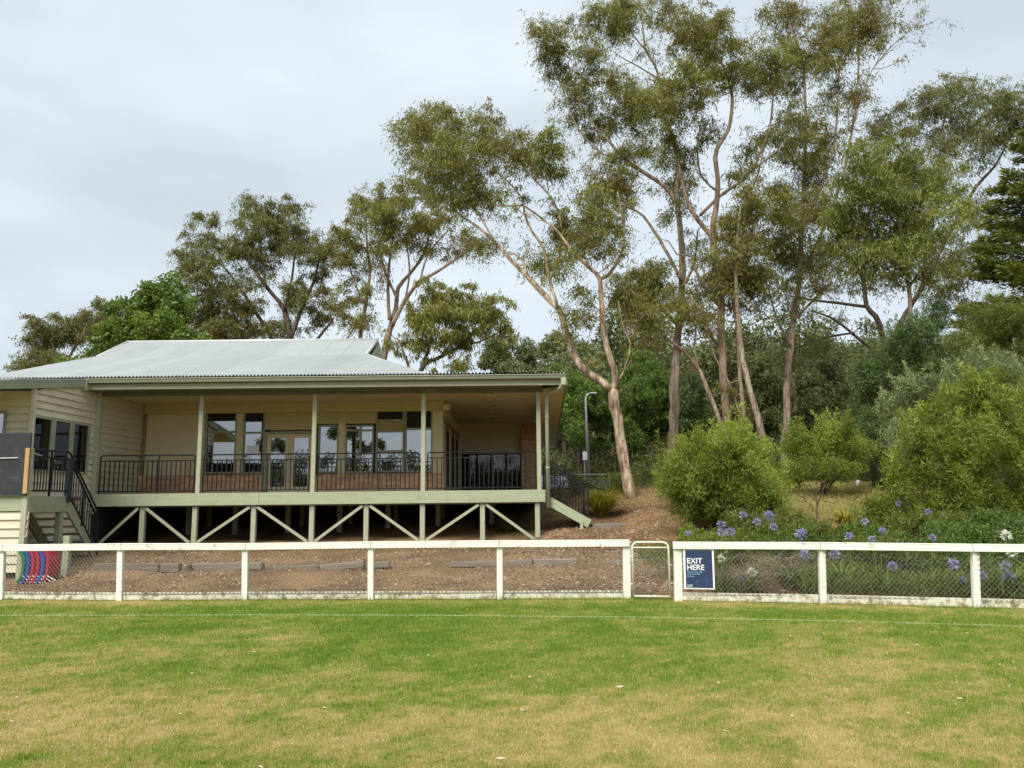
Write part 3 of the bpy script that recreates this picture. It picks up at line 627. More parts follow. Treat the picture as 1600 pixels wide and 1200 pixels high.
bx('rainhead', 'gutter', club, XW-.02, XW+.13, 20.14, 20.33, 4.55, 4.87, bevel=.02)
wall_core = bx('wing_wall', 'board', club, XW-.4, XW-.03, YF+.05, 23.7, 0.1, 4.2); bx('wing_wall', 'board', club, -19, XW-.05, YF+.05, YF+.3, 0.1, 4.2)
a_, b_ = PXw(52, 655, XW), PXw(139, 675, XW); wy0, wy1 = a_.y, b_.y
wz1 = PXw(52, 648, XW).z; wz0 = PXw(137, 738, XW).z
BP = 0.178; z = 0.15
while z < 4.75:
    zt2 = z+BP-.004
    def board(y0, y1, y0t=None):
        y0t = y0 if y0t is None else max(y0, y0t)
        if y1-y0t < .08: return
        me = MB(); t0, t1 = .040, .004
        me.v = [(XW-.03, y0, z), (XW-.03, y1, z), (XW-.03, y1, zt2+.02), (XW-.03, y0t, zt2+.02), (XW-.03+t0+.012, y0, z), (XW-.03+t0+.012, y1, z), (XW-.03+t1, y1, zt2+.02), (XW-.03+t1, y0t, zt2+.02)]
        me.f = [(0, 1, 2, 3), (4, 7, 6, 5), (0, 4, 5, 1), (3, 2, 6, 7), (0, 3, 7, 4), (1, 5, 6, 2)]
        me.build('weatherboard', 'board', wall_core)
    lim = lambda zz: max(YF, 20.35-(4.86-(zz+.16))/.155)
    ys = lim(z); yst = lim(zt2+.02)
    if ys < 20.9:
        if z+BP > wz0 and z < wz1: board(ys, wy0-.03, yst); board(wy1+.03, 20.9)
        else: board(ys, 20.9, min(yst, 20.8))
    if z > ZF-.05 and z < 4.5: board(21.06, YW-.07)
    z += BP
bx('corner_trim', 'board', club, XW-.06, XW+.03, YF-.04, YF+.055, .1, zroof(YF)-.19)
# wing front boards
z = 1.6
while z < 4.2:
    m2 = MB(); zt2 = z+BP+.014; y = YF+.05
    m2.v = [(-19, y, z), (XW-.07, y, z), (XW-.07, y, zt2), (-19, y, zt2), (-19, y-.05, z), (XW-.07, y-.05, z), (XW-.07, y-.01, zt2), (-19, y-.01, zt2)]
    m2.f = [(0, 3, 2, 1), (4, 5, 6, 7), (0, 1, 5, 4), (3, 7, 6, 2), (0, 4, 7, 3), (1, 2, 6, 5)]; m2.build('weatherboard', 'board', club); z += BP
xw0 = P(8, 680, YF).x; fr_ = MB(); zz1 = ZS(4, 641, YF); fr_.box(xw0-.9, xw0, YF-.03, YF+.02, 2.4, zz1); o = fr_.build('window', 'trim', club); MB().box(xw0-.85, xw0-.05, YF-.04, YF-.033, 2.45, zz1-.05).build('pane', 'glass', o)
# wing side window: frame, mullions, panes
mb = MB(); X = XW
mb.box(X-.04, X+.025, wy0-.03, wy0+.04, wz0, wz1).box(X-.04, X+.025, wy1-.04, wy1+.03, wz0, wz1).box(X-.04, X+.03, wy0-.03, wy1+.03, wz0-.05, wz0).box(X-.04, X+.025, wy0+.04, wy1-.04, wz1-.06, wz1)
th3 = (wy1-wy0)/3
for k in (1, 2): mb.box(X-.04, X+.024, wy0+th3*k-.09, wy0+th3*k+.09, wz0, wz1-.06)
o = mb.build('window', 'trim', club)
for k in range(3): MB().box(X-.012, X-.006, wy0+th3*k+.05, wy0+th3*(k+1)-.05, wz0, wz1-.06).build('pane', 'glassdark', o)
bx('window_reveal', 'dark', club, X-.03, X-.02, wy0, wy1, wz0, wz1)

# notice taped inside the window, chair seen in the room
tag(MB().box(xw(385), xw(404.5), YW+.012, YW+.016, zb(710), zb(695.5)).build('paper_notice', 'paper'), 'plain white sheet of paper in the narrow window left of the double doors', 'notice')
ch = thing('stacking_chair', (xw(607), 25.2, ZF), 'pale metal framed chair seen through the window near the right end', 'chair')
cx, cy = xw(607), 25.2
for s in (-1, 1):
    MB().tube([(cx+s*.24, cy-.22, ZF), (cx+s*.2, cy-.2, ZF+.45), (cx+s*.22, cy+.2, ZF+.47), (cx+s*.24, cy+.28, ZF+.9)], .016, 6).build('leg', 'signwhite', ch); MB().tube([(cx+s*.24, cy+.25, ZF), (cx+s*.2, cy+.1, ZF+.46)], .016, 6).build('leg', 'signwhite', ch)
bx('seat', 'signwhite', ch, cx-.2, cx+.2, cy-.2, cy+.2, ZF+.45, ZF+.48); bx('backrest', 'signwhite', ch, cx-.22, cx+.22, cy+.24, cy+.27, ZF+.65, ZF+.88)

# ================================================================== right-hand stairs
def sloped_rail(root, a, b, h0, h1, name, n, hand=True, ext=0.0, ytow=0.0):
    a = Vector(a); b = Vector(b); mb = MB(); u = Vector((0, 0, 1))
    mb.bar(a+u*h1, b+u*h1, .035, .03); mb.bar(a+u*h0, b+u*h0, .035, .03)
    for t in (0, .42, 1.0): q = a.lerp(b, t); mb.bar(q+u*(h0-.12), q+u*(h1+.03), .045, .045, up=(0, 1, 0))
    if hand:
        dv = (b-a).normalized(); e = b+u*(h1+.13)+dv*ext; mb.tube([a+u*(h1+.13), e, e+Vector((dv.x*.25, dv.y*.25, -.02)), e+Vector((dv.x*.27, dv.y*.27, -.12))], .02, 6)
        mb.tube([a+u*(h1+.06), b+u*(h1+.06)], .014, 6)
    r = mb.build(name, 'black', root)
    for k in range(1, n):
        q = a.lerp(b, k/n); MB().bar(q+u*h0, q+u*h1, .018, .018, up=(0, 1, 0)).build('baluster', 'black', r)
    return r
rs = thing('side_staircase', (1.5, 21.9, .9), 'short sage timber stairs with black railings leading down from the right end of the verandah', 'stairs')
s0 = P(851, 778, 21.2); s1 = P(921, 820, 21.2)
for y in (21.2, 22.5): MB().bar((.86, y, s0.z-.02), (s1.x, y, s1.z+.03), .05, .24).build('stringer', 'beam', rs)
bx('foot_post', 'post', rs, s1.x-.26, s1.x-.18, 21.13, 21.2, zt1(s1.x-.2, 21.2)-.1, s1.z+.1)
nst = 5
for k in range(nst):
    t = (k+.6)/nst; X = .86+(s1.x-.86)*t; Z = s0.z+.05+(s1.z-s0.z)*t; bx('tread', 'trim', rs, X-.15, X+.15, 21.23, 22.47, Z-.02, Z+.02)
ra, rb = P(853, 790, 21.2), P(920, 832, 21.2)
sloped_rail(rs, (ra.x, 21.2, ZS(853, 772, 21.2)), (rb.x, 21.2, ZS(920, 812, 21.2)), .02, .86, 'railing', 14, True, .3)
sloped_rail(rs, (ra.x, 22.5, ZS(853, 772, 21.2)+.02), (rb.x, 22.5, ZS(920, 812, 21.2)+.02), .02, .86, 'railing', 14, True, .25)
st = MB().box(P(925, 830, 21.4).x, P(984, 830, 21.4).x, 21.2, 21.75, zt1(2.7, 21.4)-.3, ZS(955, 820, 21.3)+.03).build('timber_step', 'sleeper', bevel=.02)
tag(st, 'low weathered timber step at the foot of the right-hand stairs', 'step')

# ================================================================== left landing and stairs
ls = thing('entry_staircase', (-10.7, 17.5, .3), 'sage timber landing and stairs with black railings beside the weatherboard wing', 'stairs')
LZ, XL, Y0, Y1 = 1.76, -10.09, 16.1, 17.6
bx('landing_floor', 'sleeper', ls, -18, XL-.06, Y0+.06, YF+.0, LZ-.1, LZ)
bx('landing_fascia', 'beam', ls, -18, XS(40, 785, Y0), Y0, Y0+.05, ZS(20, 799, Y0), LZ+.02, bevel=.006)
bx('landing_fascia', 'trim', ls, XL-.05, XL, Y0+.1, Y1, ZS(60, 801, Y0+.4), LZ+.01, bevel=.006)
bx('landing_post', 'post', ls, XL-.1, XL+.02, Y0-.02, Y0+.1, zt1(XL, Y0)-.1, ZS(43, 700, Y0), bevel=.008)
bx('landing_post', 'trim', ls, XL-.16, XL-.03, Y1-.2, Y1-.08, zt1(XL, Y1)-.1, LZ-.3, bevel=.008)
bx('landing_post', 'trim', ls, XS(92, 880, 16.3)-.07, XS(92, 880, 16.3)+.07, 16.5, 16.62, 0.1, .93, bevel=.008)
zz = .22; xr = XS(39, 860, Y0)
while zz < ZS(20, 801, Y0)-.02:
    hgt = min(BP, ZS(20, 800, Y0)-zz); m2 = MB(); y = Y0+.05
    xe = xr if zz > .8 else XS(34, 890, Y0)
    m2.v = [(-18, y, zz), (xe, y, zz), (xe, y, zz+hgt), (-18, y, zz+hgt), (-18, y-.05, zz), (xe, y-.05, zz), (xe, y-.012, zz+hgt), (-18, y-.012, zz+hgt)]
    m2.f = [(0, 3, 2, 1), (4, 5, 6, 7), (0, 1, 5, 4), (3, 7, 6, 2), (0, 4, 7, 3), (1, 2, 6, 5)]; m2.build('weatherboard', 'board', ls); zz += BP
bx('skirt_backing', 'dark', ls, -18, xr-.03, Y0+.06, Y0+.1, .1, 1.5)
ye, ze = 18.95, zt1(-10.5, 18.95)+.02
for X in (XL-.03, XW+.25): MB().bar((X, Y1-.05, LZ-.12), (X, ye, ze), .05, .25).build('stringer', 'trim', ls)
for k in range(7):
    t = (k+.7)/7.4; yy = Y1+(ye-Y1)*t; zz = LZ+(ze-LZ)*t; bx('tread', 'board' if k < 4 else 'trim', ls, XW+.28, XL-.06, yy-.02, yy+.22, zz-.02, zz+.025)
mb = MB(); rz = LZ
mb.tube([(XL, Y0+.05, rz+.98), (XL, Y1-.12, rz+1.0), (XL, Y1-.02, rz+.95), (XL, Y1+.05, rz+.85), (XL, ye-.02, ze+1.0)], .022, 6); mb.bar((XL, Y0+.1, rz+.84), (XL, Y1-.06, rz+.84), .03, .035); mb.bar((XL, Y0+.1, rz+.12), (XL, Y1-.06, rz+.12), .03, .035); mb.bar((XL, Y0+.75, rz+.0), (XL, Y0+.75, rz+.98), .035, .035, up=(0, 1, 0))
r_ = mb.build('railing', 'black', ls)
for k in range(1, 13): y = Y0+.1+(Y1-Y0-.16)*k/13; unit_box('baluster', 'black', r_, XL-.009, XL+.009, y-.009, y+.009, rz+.12, rz+.84)
bx('newel_post', 'newel', ls, XL-.06, XL+.06, Y1-.1, Y1+.02, LZ-.13, LZ+.86, bevel=.01)
MB().tube([(XL-.16, Y0+.35, rz+.92), (XL-.14, Y1-.15, rz+.74)], .018, 6).build('grab_rail', 'galv', ls)
sloped_rail(ls, (XL, Y1+.06, LZ-.08), (XL, ye, ze-.02), .08, .82, 'stair_railing', 12, False)
# scoreboard
sb = thing('scoreboard', (-11, 16.0, LZ), 'black painted scoreboard panel standing on the landing at the left edge', 'scoreboard')
bx('panel', 'chalk', sb, -14, XS(47, 720, 16.05), 16.02, 16.06, ZS(25, 774, 16.05), ZS(25, 676.5, 16.05), bevel=.004)
sl = MB().bar((XS(38.5, 770, 15.98), 15.985, ZS(40, 771, 15.98)), (XS(43.5, 703, 15.98), 15.985, ZS(43, 700, 15.98)), .03, .085, up=(1, 0, 0)).build('timber_batten', 'timber', sb)
MB().bar((XS(-4, 715, 16), 16.0, ZS(0, 716, 16)), (XS(28, 715, 16), 16.0, ZS(28, 715, 16)), .012, .014).build('chalk_rail', 'signwhite', sb)
# stacked chairs
cols = ['green', 'blue', 'red', 'red', 'blue', 'red']
lab = ['dark green plastic chair at the left end of the stack under the landing', 'blue plastic chair second from the left in the stack under the landing', 'red plastic chair third from the left in the stack under the landing',
       'red plastic chair fourth from the left in the stack under the landing', 'blue plastic chair second from the right in the stack under the landing', 'red plastic chair at the right end of the stack under the landing']
for k in range(6):
    yc = 15.75; pxs = 49+k*7.6
    c_ = thing('plastic_chair', (XS(pxs, 900, yc), yc, zt1(XS(pxs, 900, yc), yc)), lab[k], 'chair', 'plastic chairs stacked under the landing')
    prof = [(pxs-4, 857), (pxs+1, 867), (pxs+2, 879), (pxs+1, 890), (pxs-2, 901), (pxs-8, 911)]
    V = []; Fc = []
    for i_, (a, b) in enumerate(prof):
        c0 = P(a, b, yc)
        for j in range(5):
            s = (j-2)/2; bend = .03*(s*s); V.append((c0.x-bend, yc+s*.22, c0.z)); 
    for off in (0.0,):
        for i_ in range(5):
            for j in range(4): Fc.append((i_*5+j, i_*5+j+1, i_*5+j+6, i_*5+j+5))
    mm = MB(); mm.v = V; mm.f = Fc; o = mm.build('seat_shell', 'pl_'+cols[k], c_, smooth=True)
    so_ = o.modifiers.new('solid', 'SOLIDIFY'); so_.thickness = .075; so_.offset = 1; sbv = o.modifiers.new('b', 'BEVEL'); sbv.width = .02; sbv.segments = 2
    for s in (-.2, .2):
        a = P(pxs-4, 898, yc); b_ = P(pxs+8, 918, yc); MB().tube([(a.x, yc+s, a.z), (b_.x, yc+s, zt1(b_.x, yc))], .012, 6).build('leg', 'galv', c_)
        a = P(pxs-13, 908, yc); MB().tube([(a.x, yc+s, a.z), (a.x-.03, yc+s, zt1(a.x, yc))], .012, 6).build('leg', 'galv', c_)

# ================================================================== white boundary fence
def fence_run(name, label, px_posts, tops, ends):
    pts_ = [G(px, py) for px, py in px_posts]
    root = thing(name, (pts_[0].x, pts_[0].y, 0), label, 'fence')
    H = [ZS(px_posts[i][0], tops[i], pts_[i].y)+random.uniform(-.006, .006) for i in range(len(pts_))]
    for i, p in enumerate(pts_):
        if px_posts[i][0] < -30 or px_posts[i][0] > 2500: continue
        q = P(px_posts[i][0], tops[i], p.y); w_ = .062 if i in ends else .048
        # post leans a little as its photographed counterpart does
        m2 = MB(); m2.bar((p.x, p.y-.03, -.1), (p.x+(q.x-p.x)*.75, p.y-.03, H[i]+.0), w_*2, .085, up=(0, 1, 0)); m2.build('fence_post', 'white', root, bevel=.006)
    for i in range(len(pts_)-1):
        a, b = pts_[i], pts_[i+1]; d = (b-a).normalized(); za, zb2 = H[i], H[i+1]
        ga = .003; e0 = a+d*ga; e1 = b-d*ga
        if i == 0 and 0 in ends: e0 = a - d*.06
        if i == len(pts_)-2 and (len(pts_)-1) in ends: e1 = b + d*.06
        m2 = MB(); m2.bar((e0.x, e0.y-.095, za-.042), (e1.x, e1.y-.095, zb2-.042), .035, .095); m2.build('top_rail', 'white', root, bevel=.005)
        m2 = MB(); m2.bar((e0.x, e0.y-.080, za+.014), (e1.x, e1.y-.080, zb2+.014), .07, .016); m2.build('cap_rail', 'white', root, bevel=.004)
        m2 = MB(); m2.bar((a.x+d.x*.06, a.y-.035, .07), (b.x-d.x*.06, b.y-.035, .07), .03, .125); m2.build('plinth_board', 'plinth', root, bevel=.004)
        wire_mesh(root, Vector((a.x, a.y-.056, 0))+d*.06, Vector((b.x, b.y-.056, 0))-d*.06, .095, .095, za-.09, zb2-.09, r=.0034 if a.x < 2 else .0023)
    return root
def wire_mesh(root, a, b, z0a, z0b, z1a, z1b, pitch=.068, r=.0021, m='wire', name='wire_mesh', selv=True):
    m2 = MB(); Ld = (b-a).length; d = (b-a)/Ld; H = min(z1a-z0a, z1b-z0b)+.02
    n = int((Ld+H)/pitch)+1
    def pt(s, t): f = s/Ld; z0 = z0a+(z0b-z0a)*f; return Vector((a.x+d.x*s, a.y+d.y*s, z0+t))
    sl = 1.12
    for k in range(-1, n):
        for sg in (1, -1):
            s0 = k*pitch if sg == 1 else k*pitch
            # param: t from 0..H, s = s0 -/+ t/sl
            if sg == 1: sa, sb = s0-H/sl, s0
            else: sa, sb = s0, s0-H/sl
            ta, tb = 0.0, H
            def clip(sa, ta, sb, tb):
                if sa > sb: sa, ta, sb, tb = sb, tb, sa, ta
                if sb < 0 or sa > Ld: return None
                if sa < 0: ta += (tb-ta)*(-sa)/(sb-sa); sa = 0
                if sb > Ld: tb = ta+(tb-ta)*(Ld-sa)/(sb-sa); sb = Ld
                return sa, ta, sb, tb
            c = clip(sa, ta, sb, tb)
            if c and (c[2]-c[0]) > .004: 
                off = Vector((0, .002*sg, 0)); m2.tube([pt(c[0], c[1])+off, pt(c[2], c[3])+off], r, 3, False)
    if selv:
        for t in (.01, H-.01): m2.tube([pt(0, t), pt(Ld, t)], r*1.3, 3, False)
    return m2.build(name, m, root)
fence_run('white_rail_fence', 'white timber rail fence with chain wire infill in front of the clubhouse', [(-190, 937), (4, 936.5), (189, 938), (384, 937), (580, 936.5), (781, 936), (979, 935)], [854, 853, 851, 850, 848, 846.5, 845], (6,))
fence_run('garden_rail_fence', 'white timber rail fence with chain wire in front of the flower garden', [(1059, 938.5), (1284, 942.5), (1523, 949), (1790, 957), (2080, 967)], [848, 849, 851, 853, 856], (0,))
# gate
g0, g1 = G(988, 937), G(1050, 938); gz = ZS(1019, 846, (g0.y+g1.y)/2)
gt = thing('wire_gate', (g0.x, g0.y, 0), 'small white tubular gate with chain wire between the two fence ends', 'gate')
d = (g1-g0).normalized(); y = g0.y-.03
mb = MB(); A = g0+d*.02; B = g1-d*.03
def gp(p, z): return (p.x, p.y-.03, z)
arc = [gp(A, .05), gp(A, gz-.10)] + [gp(A+d*(.09*(1-math.cos(t))), gz-.10+.09*math.sin(t)) for t in np.linspace(.2, 1.5708, 5)] + [gp(B-d*(.09*(1-math.cos(t))), gz-.10+.09*math.sin(t)) for t in np.linspace(1.5708, .2, 5)] + [gp(B, gz-.10), gp(B, .05)]
mb.tube(arc, .017, 8); mb.tube([gp(A, .06), gp(B, .06)], .016, 8); mb.tube([gp(A, gz-.095), gp(B, gz-.095)], .014, 8)
mb.build('gate_frame', 'gatewhite', gt, smooth=True)
wire_mesh(gt, Vector(gp(A, 0))*1.0, Vector(gp(B, 0)), .06, .06, gz-.12, gz-.12, r=.0032)
for z_ in (.25, .68): MB().tube([gp(A-d*.05, z_), gp(A, z_)], .012, 6).build('hinge', 'gatewhite', gt)
MB().bar(gp(B-d*.02, .55), gp(B+d*.05, .55), .02, .02).build('latch', 'galv', gt)
# exit sign on the right fence
sA, sB = G(1059, 938.5), G(1284, 942.5); dS = (sB-sA).normalized(); ysn = lambda X: sA.y+(X-sA.x)*dS.y/dS.x-.135
def sp(px, py, off=0.0):
    # intersection of the pixel ray with the sign plane
    nrm = Vector((dS.y, -dS.x, 0)); p0 = sA + nrm*(.075); dd = ray(px, py); o_ = Vector((0, 0, CAM_H)); t = (p0-o_).dot(nrm)/dd.dot(nrm); return o_+dd*t + nrm*off
sg = thing('exit_sign', tuple(sp(1092, 890)), 'navy blue exit here sign with white border on the fence beside the gate', 'sign')
def plate(pxs, off0, off1, m, name, par):
    c0 = [sp(*q, off0) for q in pxs]; c1 = [sp(*q, off1) for q in pxs]; m2 = MB(); m2.v = [tuple(q) for q in c0+c1]
    m2.f = [(4, 5, 6, 7), (3, 2, 1, 0)] + [(k, (k+1) % 4, 4+(k+1) % 4, 4+k) for k in range(4)]
    return m2.build(name, m, par)
bpn = plate([(1069, 920), (1117, 921), (1115, 857), (1067, 857)], 0, .008, 'signwhite', 'border_panel', sg)
fpn = plate([(1072, 918), (1114.5, 919), (1112, 859.5), (1070.5, 859.5)], .0085, .011, 'navy', 'face_panel', sg)
def txt(s, px, py, hpx, m, par, bold=0.0, name='lettering'):
    cu = bpy.data.curves.new(name, 'FONT'); cu.body = s; cu.size = 1.0; cu.offset = bold; cu.extrude = .004
    ob = bpy.data.objects.new('t', cu); C.objects.link(ob); dg = bpy.context.evaluated_depsgraph_get(); me = bpy.data.meshes.new_from_object(ob.evaluated_get(dg)); bpy.data.objects.remove(ob)
    scl = (sp(px, py).z - sp(px, py+hpx).z)/.72*1.0
    ex = Vector((dS.x, dS.y, 0)); nrm = Vector((dS.y, -dS.x, 0)); base = sp(px, py+hpx, .0115)
    mm = Matrix(((ex.x*scl, 0, nrm.x*.3, base.x), (ex.y*scl, 0, nrm.y*.3, base.y), (0, scl, 0, base.z), (0, 0, 0, 1)))
    me.transform(mm); me.name = name; me.materials.clear(); me.materials.append(M[m]); ob = bpy.data.objects.new(name, me); C.objects.link(ob); ob.parent = par; ob.matrix_parent_inverse = PINV(par) if par.type == 'EMPTY' else Matrix.Identity(4)
    return ob
txt('EXIT', 1073, 871.6, 8.4, 'signwhite', sg, .018); txt('HERE', 1073.3, 881.8, 8.4, 'signwhite', sg, .018)
for k, s in enumerate(('Please re-enter using', 'any of the marked', 'entrances.')): txt(s, 1073.3, 892.2+k*3.3, 2.0, 'signblue', sg, .01)
txt('YOU ARE', 1073.5, 913.0, 1.5, 'signwhite', sg, .02); txt('LEAVING', 1073.5, 915.2, 1.5, 'signwhite', sg, .02)
for q in ((1090, 905, 1090, 917), (1104, 902, 1104, 918), (1086, 909, 1092, 907), (1101, 908, 1108, 910)):
    MB().bar(sp(q[0], q[1], .0118), sp(q[2], q[3], .0118), .004, .004).build('print_line', 'signline', sg)

# ================================================================== sleepers across the bank
def sleeper(px0, px1, py0, py1, Y, label, thick_px=9, stakes=()):
    a = P(px0, py0, Y); b = P(px1, py1, Y); za, zb2 = zt1(a.x, Y), zt1(b.x, Y)
    hgt = thick_px*Y/1200*1.1
    root = thing('timber_sleeper', (a.x, Y, za), label, 'sleeper', 'timber sleepers edging the bank')
    m2 = MB(); n = 6; prev = None
    m2.bar(a-Vector((0, .05, -.03)), b-Vector((0, .05, -.03)), .15, hgt); m2.build('beam', 'sleeper', root, bevel=.015)
    for s in stakes:
        q = P(s, py0+(py1-py0)*(s-px0)/(px1-px0), Y); bx('stake', 'stake', root, q.x-.03, q.x+.03, Y-.11, Y-.062, q.z-.22, q.z+.09)
sleeper(150, 251, 889, 889, 16.2, 'low faded sleeper on the bank behind the second fence post from the left', 12, (252,))
sleeper(254, 283, 889, 889, 16.1, 'short grey sleeper block on the bank at far left', 12, (284, 299))
sleeper(303, 412, 888, 886, 16.2, 'long dark sleeper between the second and third fence posts', 10, (413,))
sleeper(428, 500, 892, 890, 16.1, 'sagging sleeper on the bank just right of the third fence post', 10, (436, 457))
sleeper(500, 570, 890, 883, 16.15, 'tilted sleeper rising towards the middle fence post', 9, (570,))
sleeper(586, 610, 885, 884, 16.2, 'short sleeper stub right of the middle fence post', 8, (609,))
sleeper(704, 780, 884, 883, 16.2, 'grey sleeper left of the fence post before the gate', 8, (721, 743, 760))
sleeper(790, 832, 883, 881, 16.2, 'sleeper on the bank right of the fence post before the gate', 8, (831,))
sleeper(834, 901, 882, 881, 16.2, 'pale topped sleeper ending near the fence end post', 11, (898,))
sleeper(940, 1030, 884, 879, 15.9, 'split sleeper seen through the wire gate', 8, (970,))
sleeper(930, 1000, 868, 866, 17.2, 'upper sleeper seen behind the wire gate', 7, ())

# ================================================================== car park edge: street lamp, parking sign, back fence, cars
yl = 34; p = P(920, 745, yl); zg = zt1(p.x, yl); top = P(915.5, 618, yl)
lp = thing('street_lamp', (p.x, yl, zg), 'slim grey street lamp with curved arm behind the right-hand stairs', 'street lamp')
xm_ = P(916, 660, yl).x
MB().tube([(p.x, yl, zg-.1), (xm_, yl, top.z-.4), (xm_+.01, yl, top.z-.08), (xm_+.08, yl, top.z+.05), (xm_+.22, yl, top.z+.10)], [.085, .05, .045, .04, .035], 10).build('pole', 'galv', lp, smooth=True)
MB().box(xm_+.2, xm_+.5, yl-.1, yl+.1, top.z+.05, top.z+.14).build('lamp_head', 'galv', lp, bevel=.03)
ps = P(913, 708, 32); pk = thing('sign_post', (ps.x, 32, zt1(ps.x, 32)), 'small white sign on a thin post in front of the street lamp', 'sign')
MB().tube([(ps.x, 32, zt1(ps.x, 32)-.1), (ps.x, 32, ps.z+.1)], .03, 8).build('post', 'galv', pk); MB().box(ps.x-.075, ps.x+.11, 31.94, 31.965, P(913, 719, 32).z, P(913, 706, 32).z).build('plate', 'signwhite', pk)
bf = thing('chain_wire_fence', (2.2, 30.5, 1.9), 'chain wire fence with top pipe along the car park behind the leaning gum', 'fence')
yb = 30.5; xa, xb = P(868, 740, yb).x, P(1120, 740, yb).x; zt_f = P(950, 741, yb).z
for k in range(4): X = xa+(xb-xa)*k/3; MB().tube([(X, yb, zt1(X, yb)-.1), (X, yb, zt_f)], .025, 6).build('post', 'galv', bf)
MB().tube([(xa, yb, zt_f), (xb, yb, zt_f)], .02, 6).build('top_pipe', 'galv', bf)
wire_mesh(bf, Vector((xa, yb, 0)), Vector((xb, yb, 0)), zt1(xa, yb), zt1(xb, yb), zt_f, zt_f, pitch=.08, r=.004)
def car(x, y, z, length, ang, paint, label, grp):
    root = thing('parked_car', (x, y, z), label, 'car', grp); root.rotation_euler.z = ang
    h = length/2; prof = [(-h, .35), (-h, .75), (-h+.1, .9), (-h*.62, 1.0), (-h*.30, 1.42), (h*.38, 1.46), (h*.78, 1.05), (h*.98, .92), (h, .6), (h, .35)]
    m2 = MB(); nP = len(prof); wd = .85
    for s in (-1, 1):
        for (a, b) in prof: m2.v.append((a, s*(wd if b < 1.05 else wd*.78), b))
    m2.f = [tuple(range(nP))[::-1], tuple(range(nP, 2*nP))] + [(k, (k+1) % nP, nP+(k+1) % nP, nP+k) for k in range(nP)]
    o = m2.build('body', paint, None, bevel=.06); o.parent = root
    for s in (-1, 1):
        m3 = MB(); m3.v = [(-h*.52, s*.83, 1.05), (h*.62, s*.83, 1.05), (h*.34, s*.69, 1.40), (-h*.28, s*.69, 1.38)]; m3.f = [(0, 1, 2, 3)]; o2 = m3.build('side_window', 'glassdark', None); o2.parent = root
        for xx in (-h*.62, h*.62):
            o3 = MB().tube([(xx, s*.7, .32), (xx, s*.87, .32)], .32, 16).build('wheel', 'tyre', None); o3.parent = root; o4 = MB().tube([(xx, s*.872, .32), (xx, s*.885, .32)], .2, 14).build('rim', 'galv', None); o4.parent = o3
    for s in (-1, 1):
        o5 = MB().box(-h-.02, -h+.1, s*.55-.15, s*.55+.15, .62, .78).build('headlight', 'signwhite', None, bevel=.03); o5.parent = root
cz = lambda x, y: zt1(x, y)
q = P(1012, 748, 37); car(q.x+.9, 37, q.z-1.1, 4.2, R(8), 'carwhite', 'white parked car glimpsed between the leaning gum and the lime shrub', 'cars parked behind the back fence')
q = P(863, 760, 36); car(q.x, 36, q.z-.95, 4.2, R(84), 'carblue', 'silver blue parked car glimpsed through the right-hand stair railing', 'cars parked behind the back fence')
M['asphalt'] = surf('asphalt', (.06, .06, .062), (.045, .045, .047), 20, .9)
tag(grid_mesh('car_park', np.linspace(-1, 16, 30), np.linspace(31.2, 41, 20), lambda X, Y: zt(X, Y)+.03, 'asphalt'), kind='structure')

# ================================================================== plants
def limb_pts(limb, Y0, ls_=1.0):
    out = []; n = len(limb); dy = 0.0; drift = random.uniform(-.35, .35)
    for k, q in enumerate(limb):
        Yk = Y0 + (q[3] if len(q) > 3 else drift*k*0.35)
        c = P(q[0], q[1], Yk); out.append((c, q[2]*ls_*Yk/1200.0))
    return out
def smooth_path(pr, step=.35):
    """Catmull-Rom through (point, radius) pairs"""
    pts_, rads = [], []
    n = len(pr)
    for i in range(n-1):
        p0 = pr[max(i-1, 0)][0]; p1, r1 = pr[i]; p2, r2 = pr[i+1]; p3 = pr[min(i+2, n-1)][0]
        m_ = max(2, int((p2-p1).length/step))
        for k in range(m_):
            t = k/m_; t2 = t*t; t3 = t2*t
            pts_.append(.5*((2*p1)+(p2-p0)*t+(2*p0-5*p1+4*p2-p3)*t2+(3*p1-3*p2-p0+p3)*t3)); rads.append(r1+(r2-r1)*t)
    pts_.append(pr[-1][0]); rads.append(pr[-1][1]); return pts_, rads
def puffs(centres, radii, counts, droop, flat=.8, up=0.0):
    idx = np.repeat(np.arange(len(centres)), counts); n = len(idx)
    g = unitv(RNG.normal(size=(n, 3)))*(RNG.random(n)**.45)[:, None]
    p = centres[idx] + g*radii[idx][:, None]*np.array([1, 1, flat])
    d = RNG.normal(size=(n, 3))*0.75 + g*0.35; d[:, 2] += up - droop
    return p, unitv(d), idx
def sprays(centres, radii, counts, droop):
    """hanging leaf strands, the way gum leaves hang from their twigs"""
    K = 9; m_ = len(centres); az = RNG.random((m_, K))*6.283; ll = .45+.95*RNG.random((m_, K)); el = RNG.normal(.25, .45, (m_, K))
    idx = np.repeat(np.arange(m_), counts); n = len(idx); k = RNG.integers(0, K, n); t = RNG.random(n)**.8
    a = az[idx, k]; r = radii[idx]*ll[idx, k]; e = el[idx, k]
    p = centres[idx] + np.stack([np.cos(a)*t*r, np.sin(a)*t*r, (e*t - .85*t*t)*r], 1) + RNG.normal(0, .05, (n, 3)) + RNG.normal(0, .12, (n, 3))*radii[idx][:, None]
    d = RNG.normal(size=(n, 3))*.6; d[:, 0] += np.cos(a)*.3; d[:, 1] += np.sin(a)*.3; d[:, 2] -= droop
    return p, unitv(d), idx
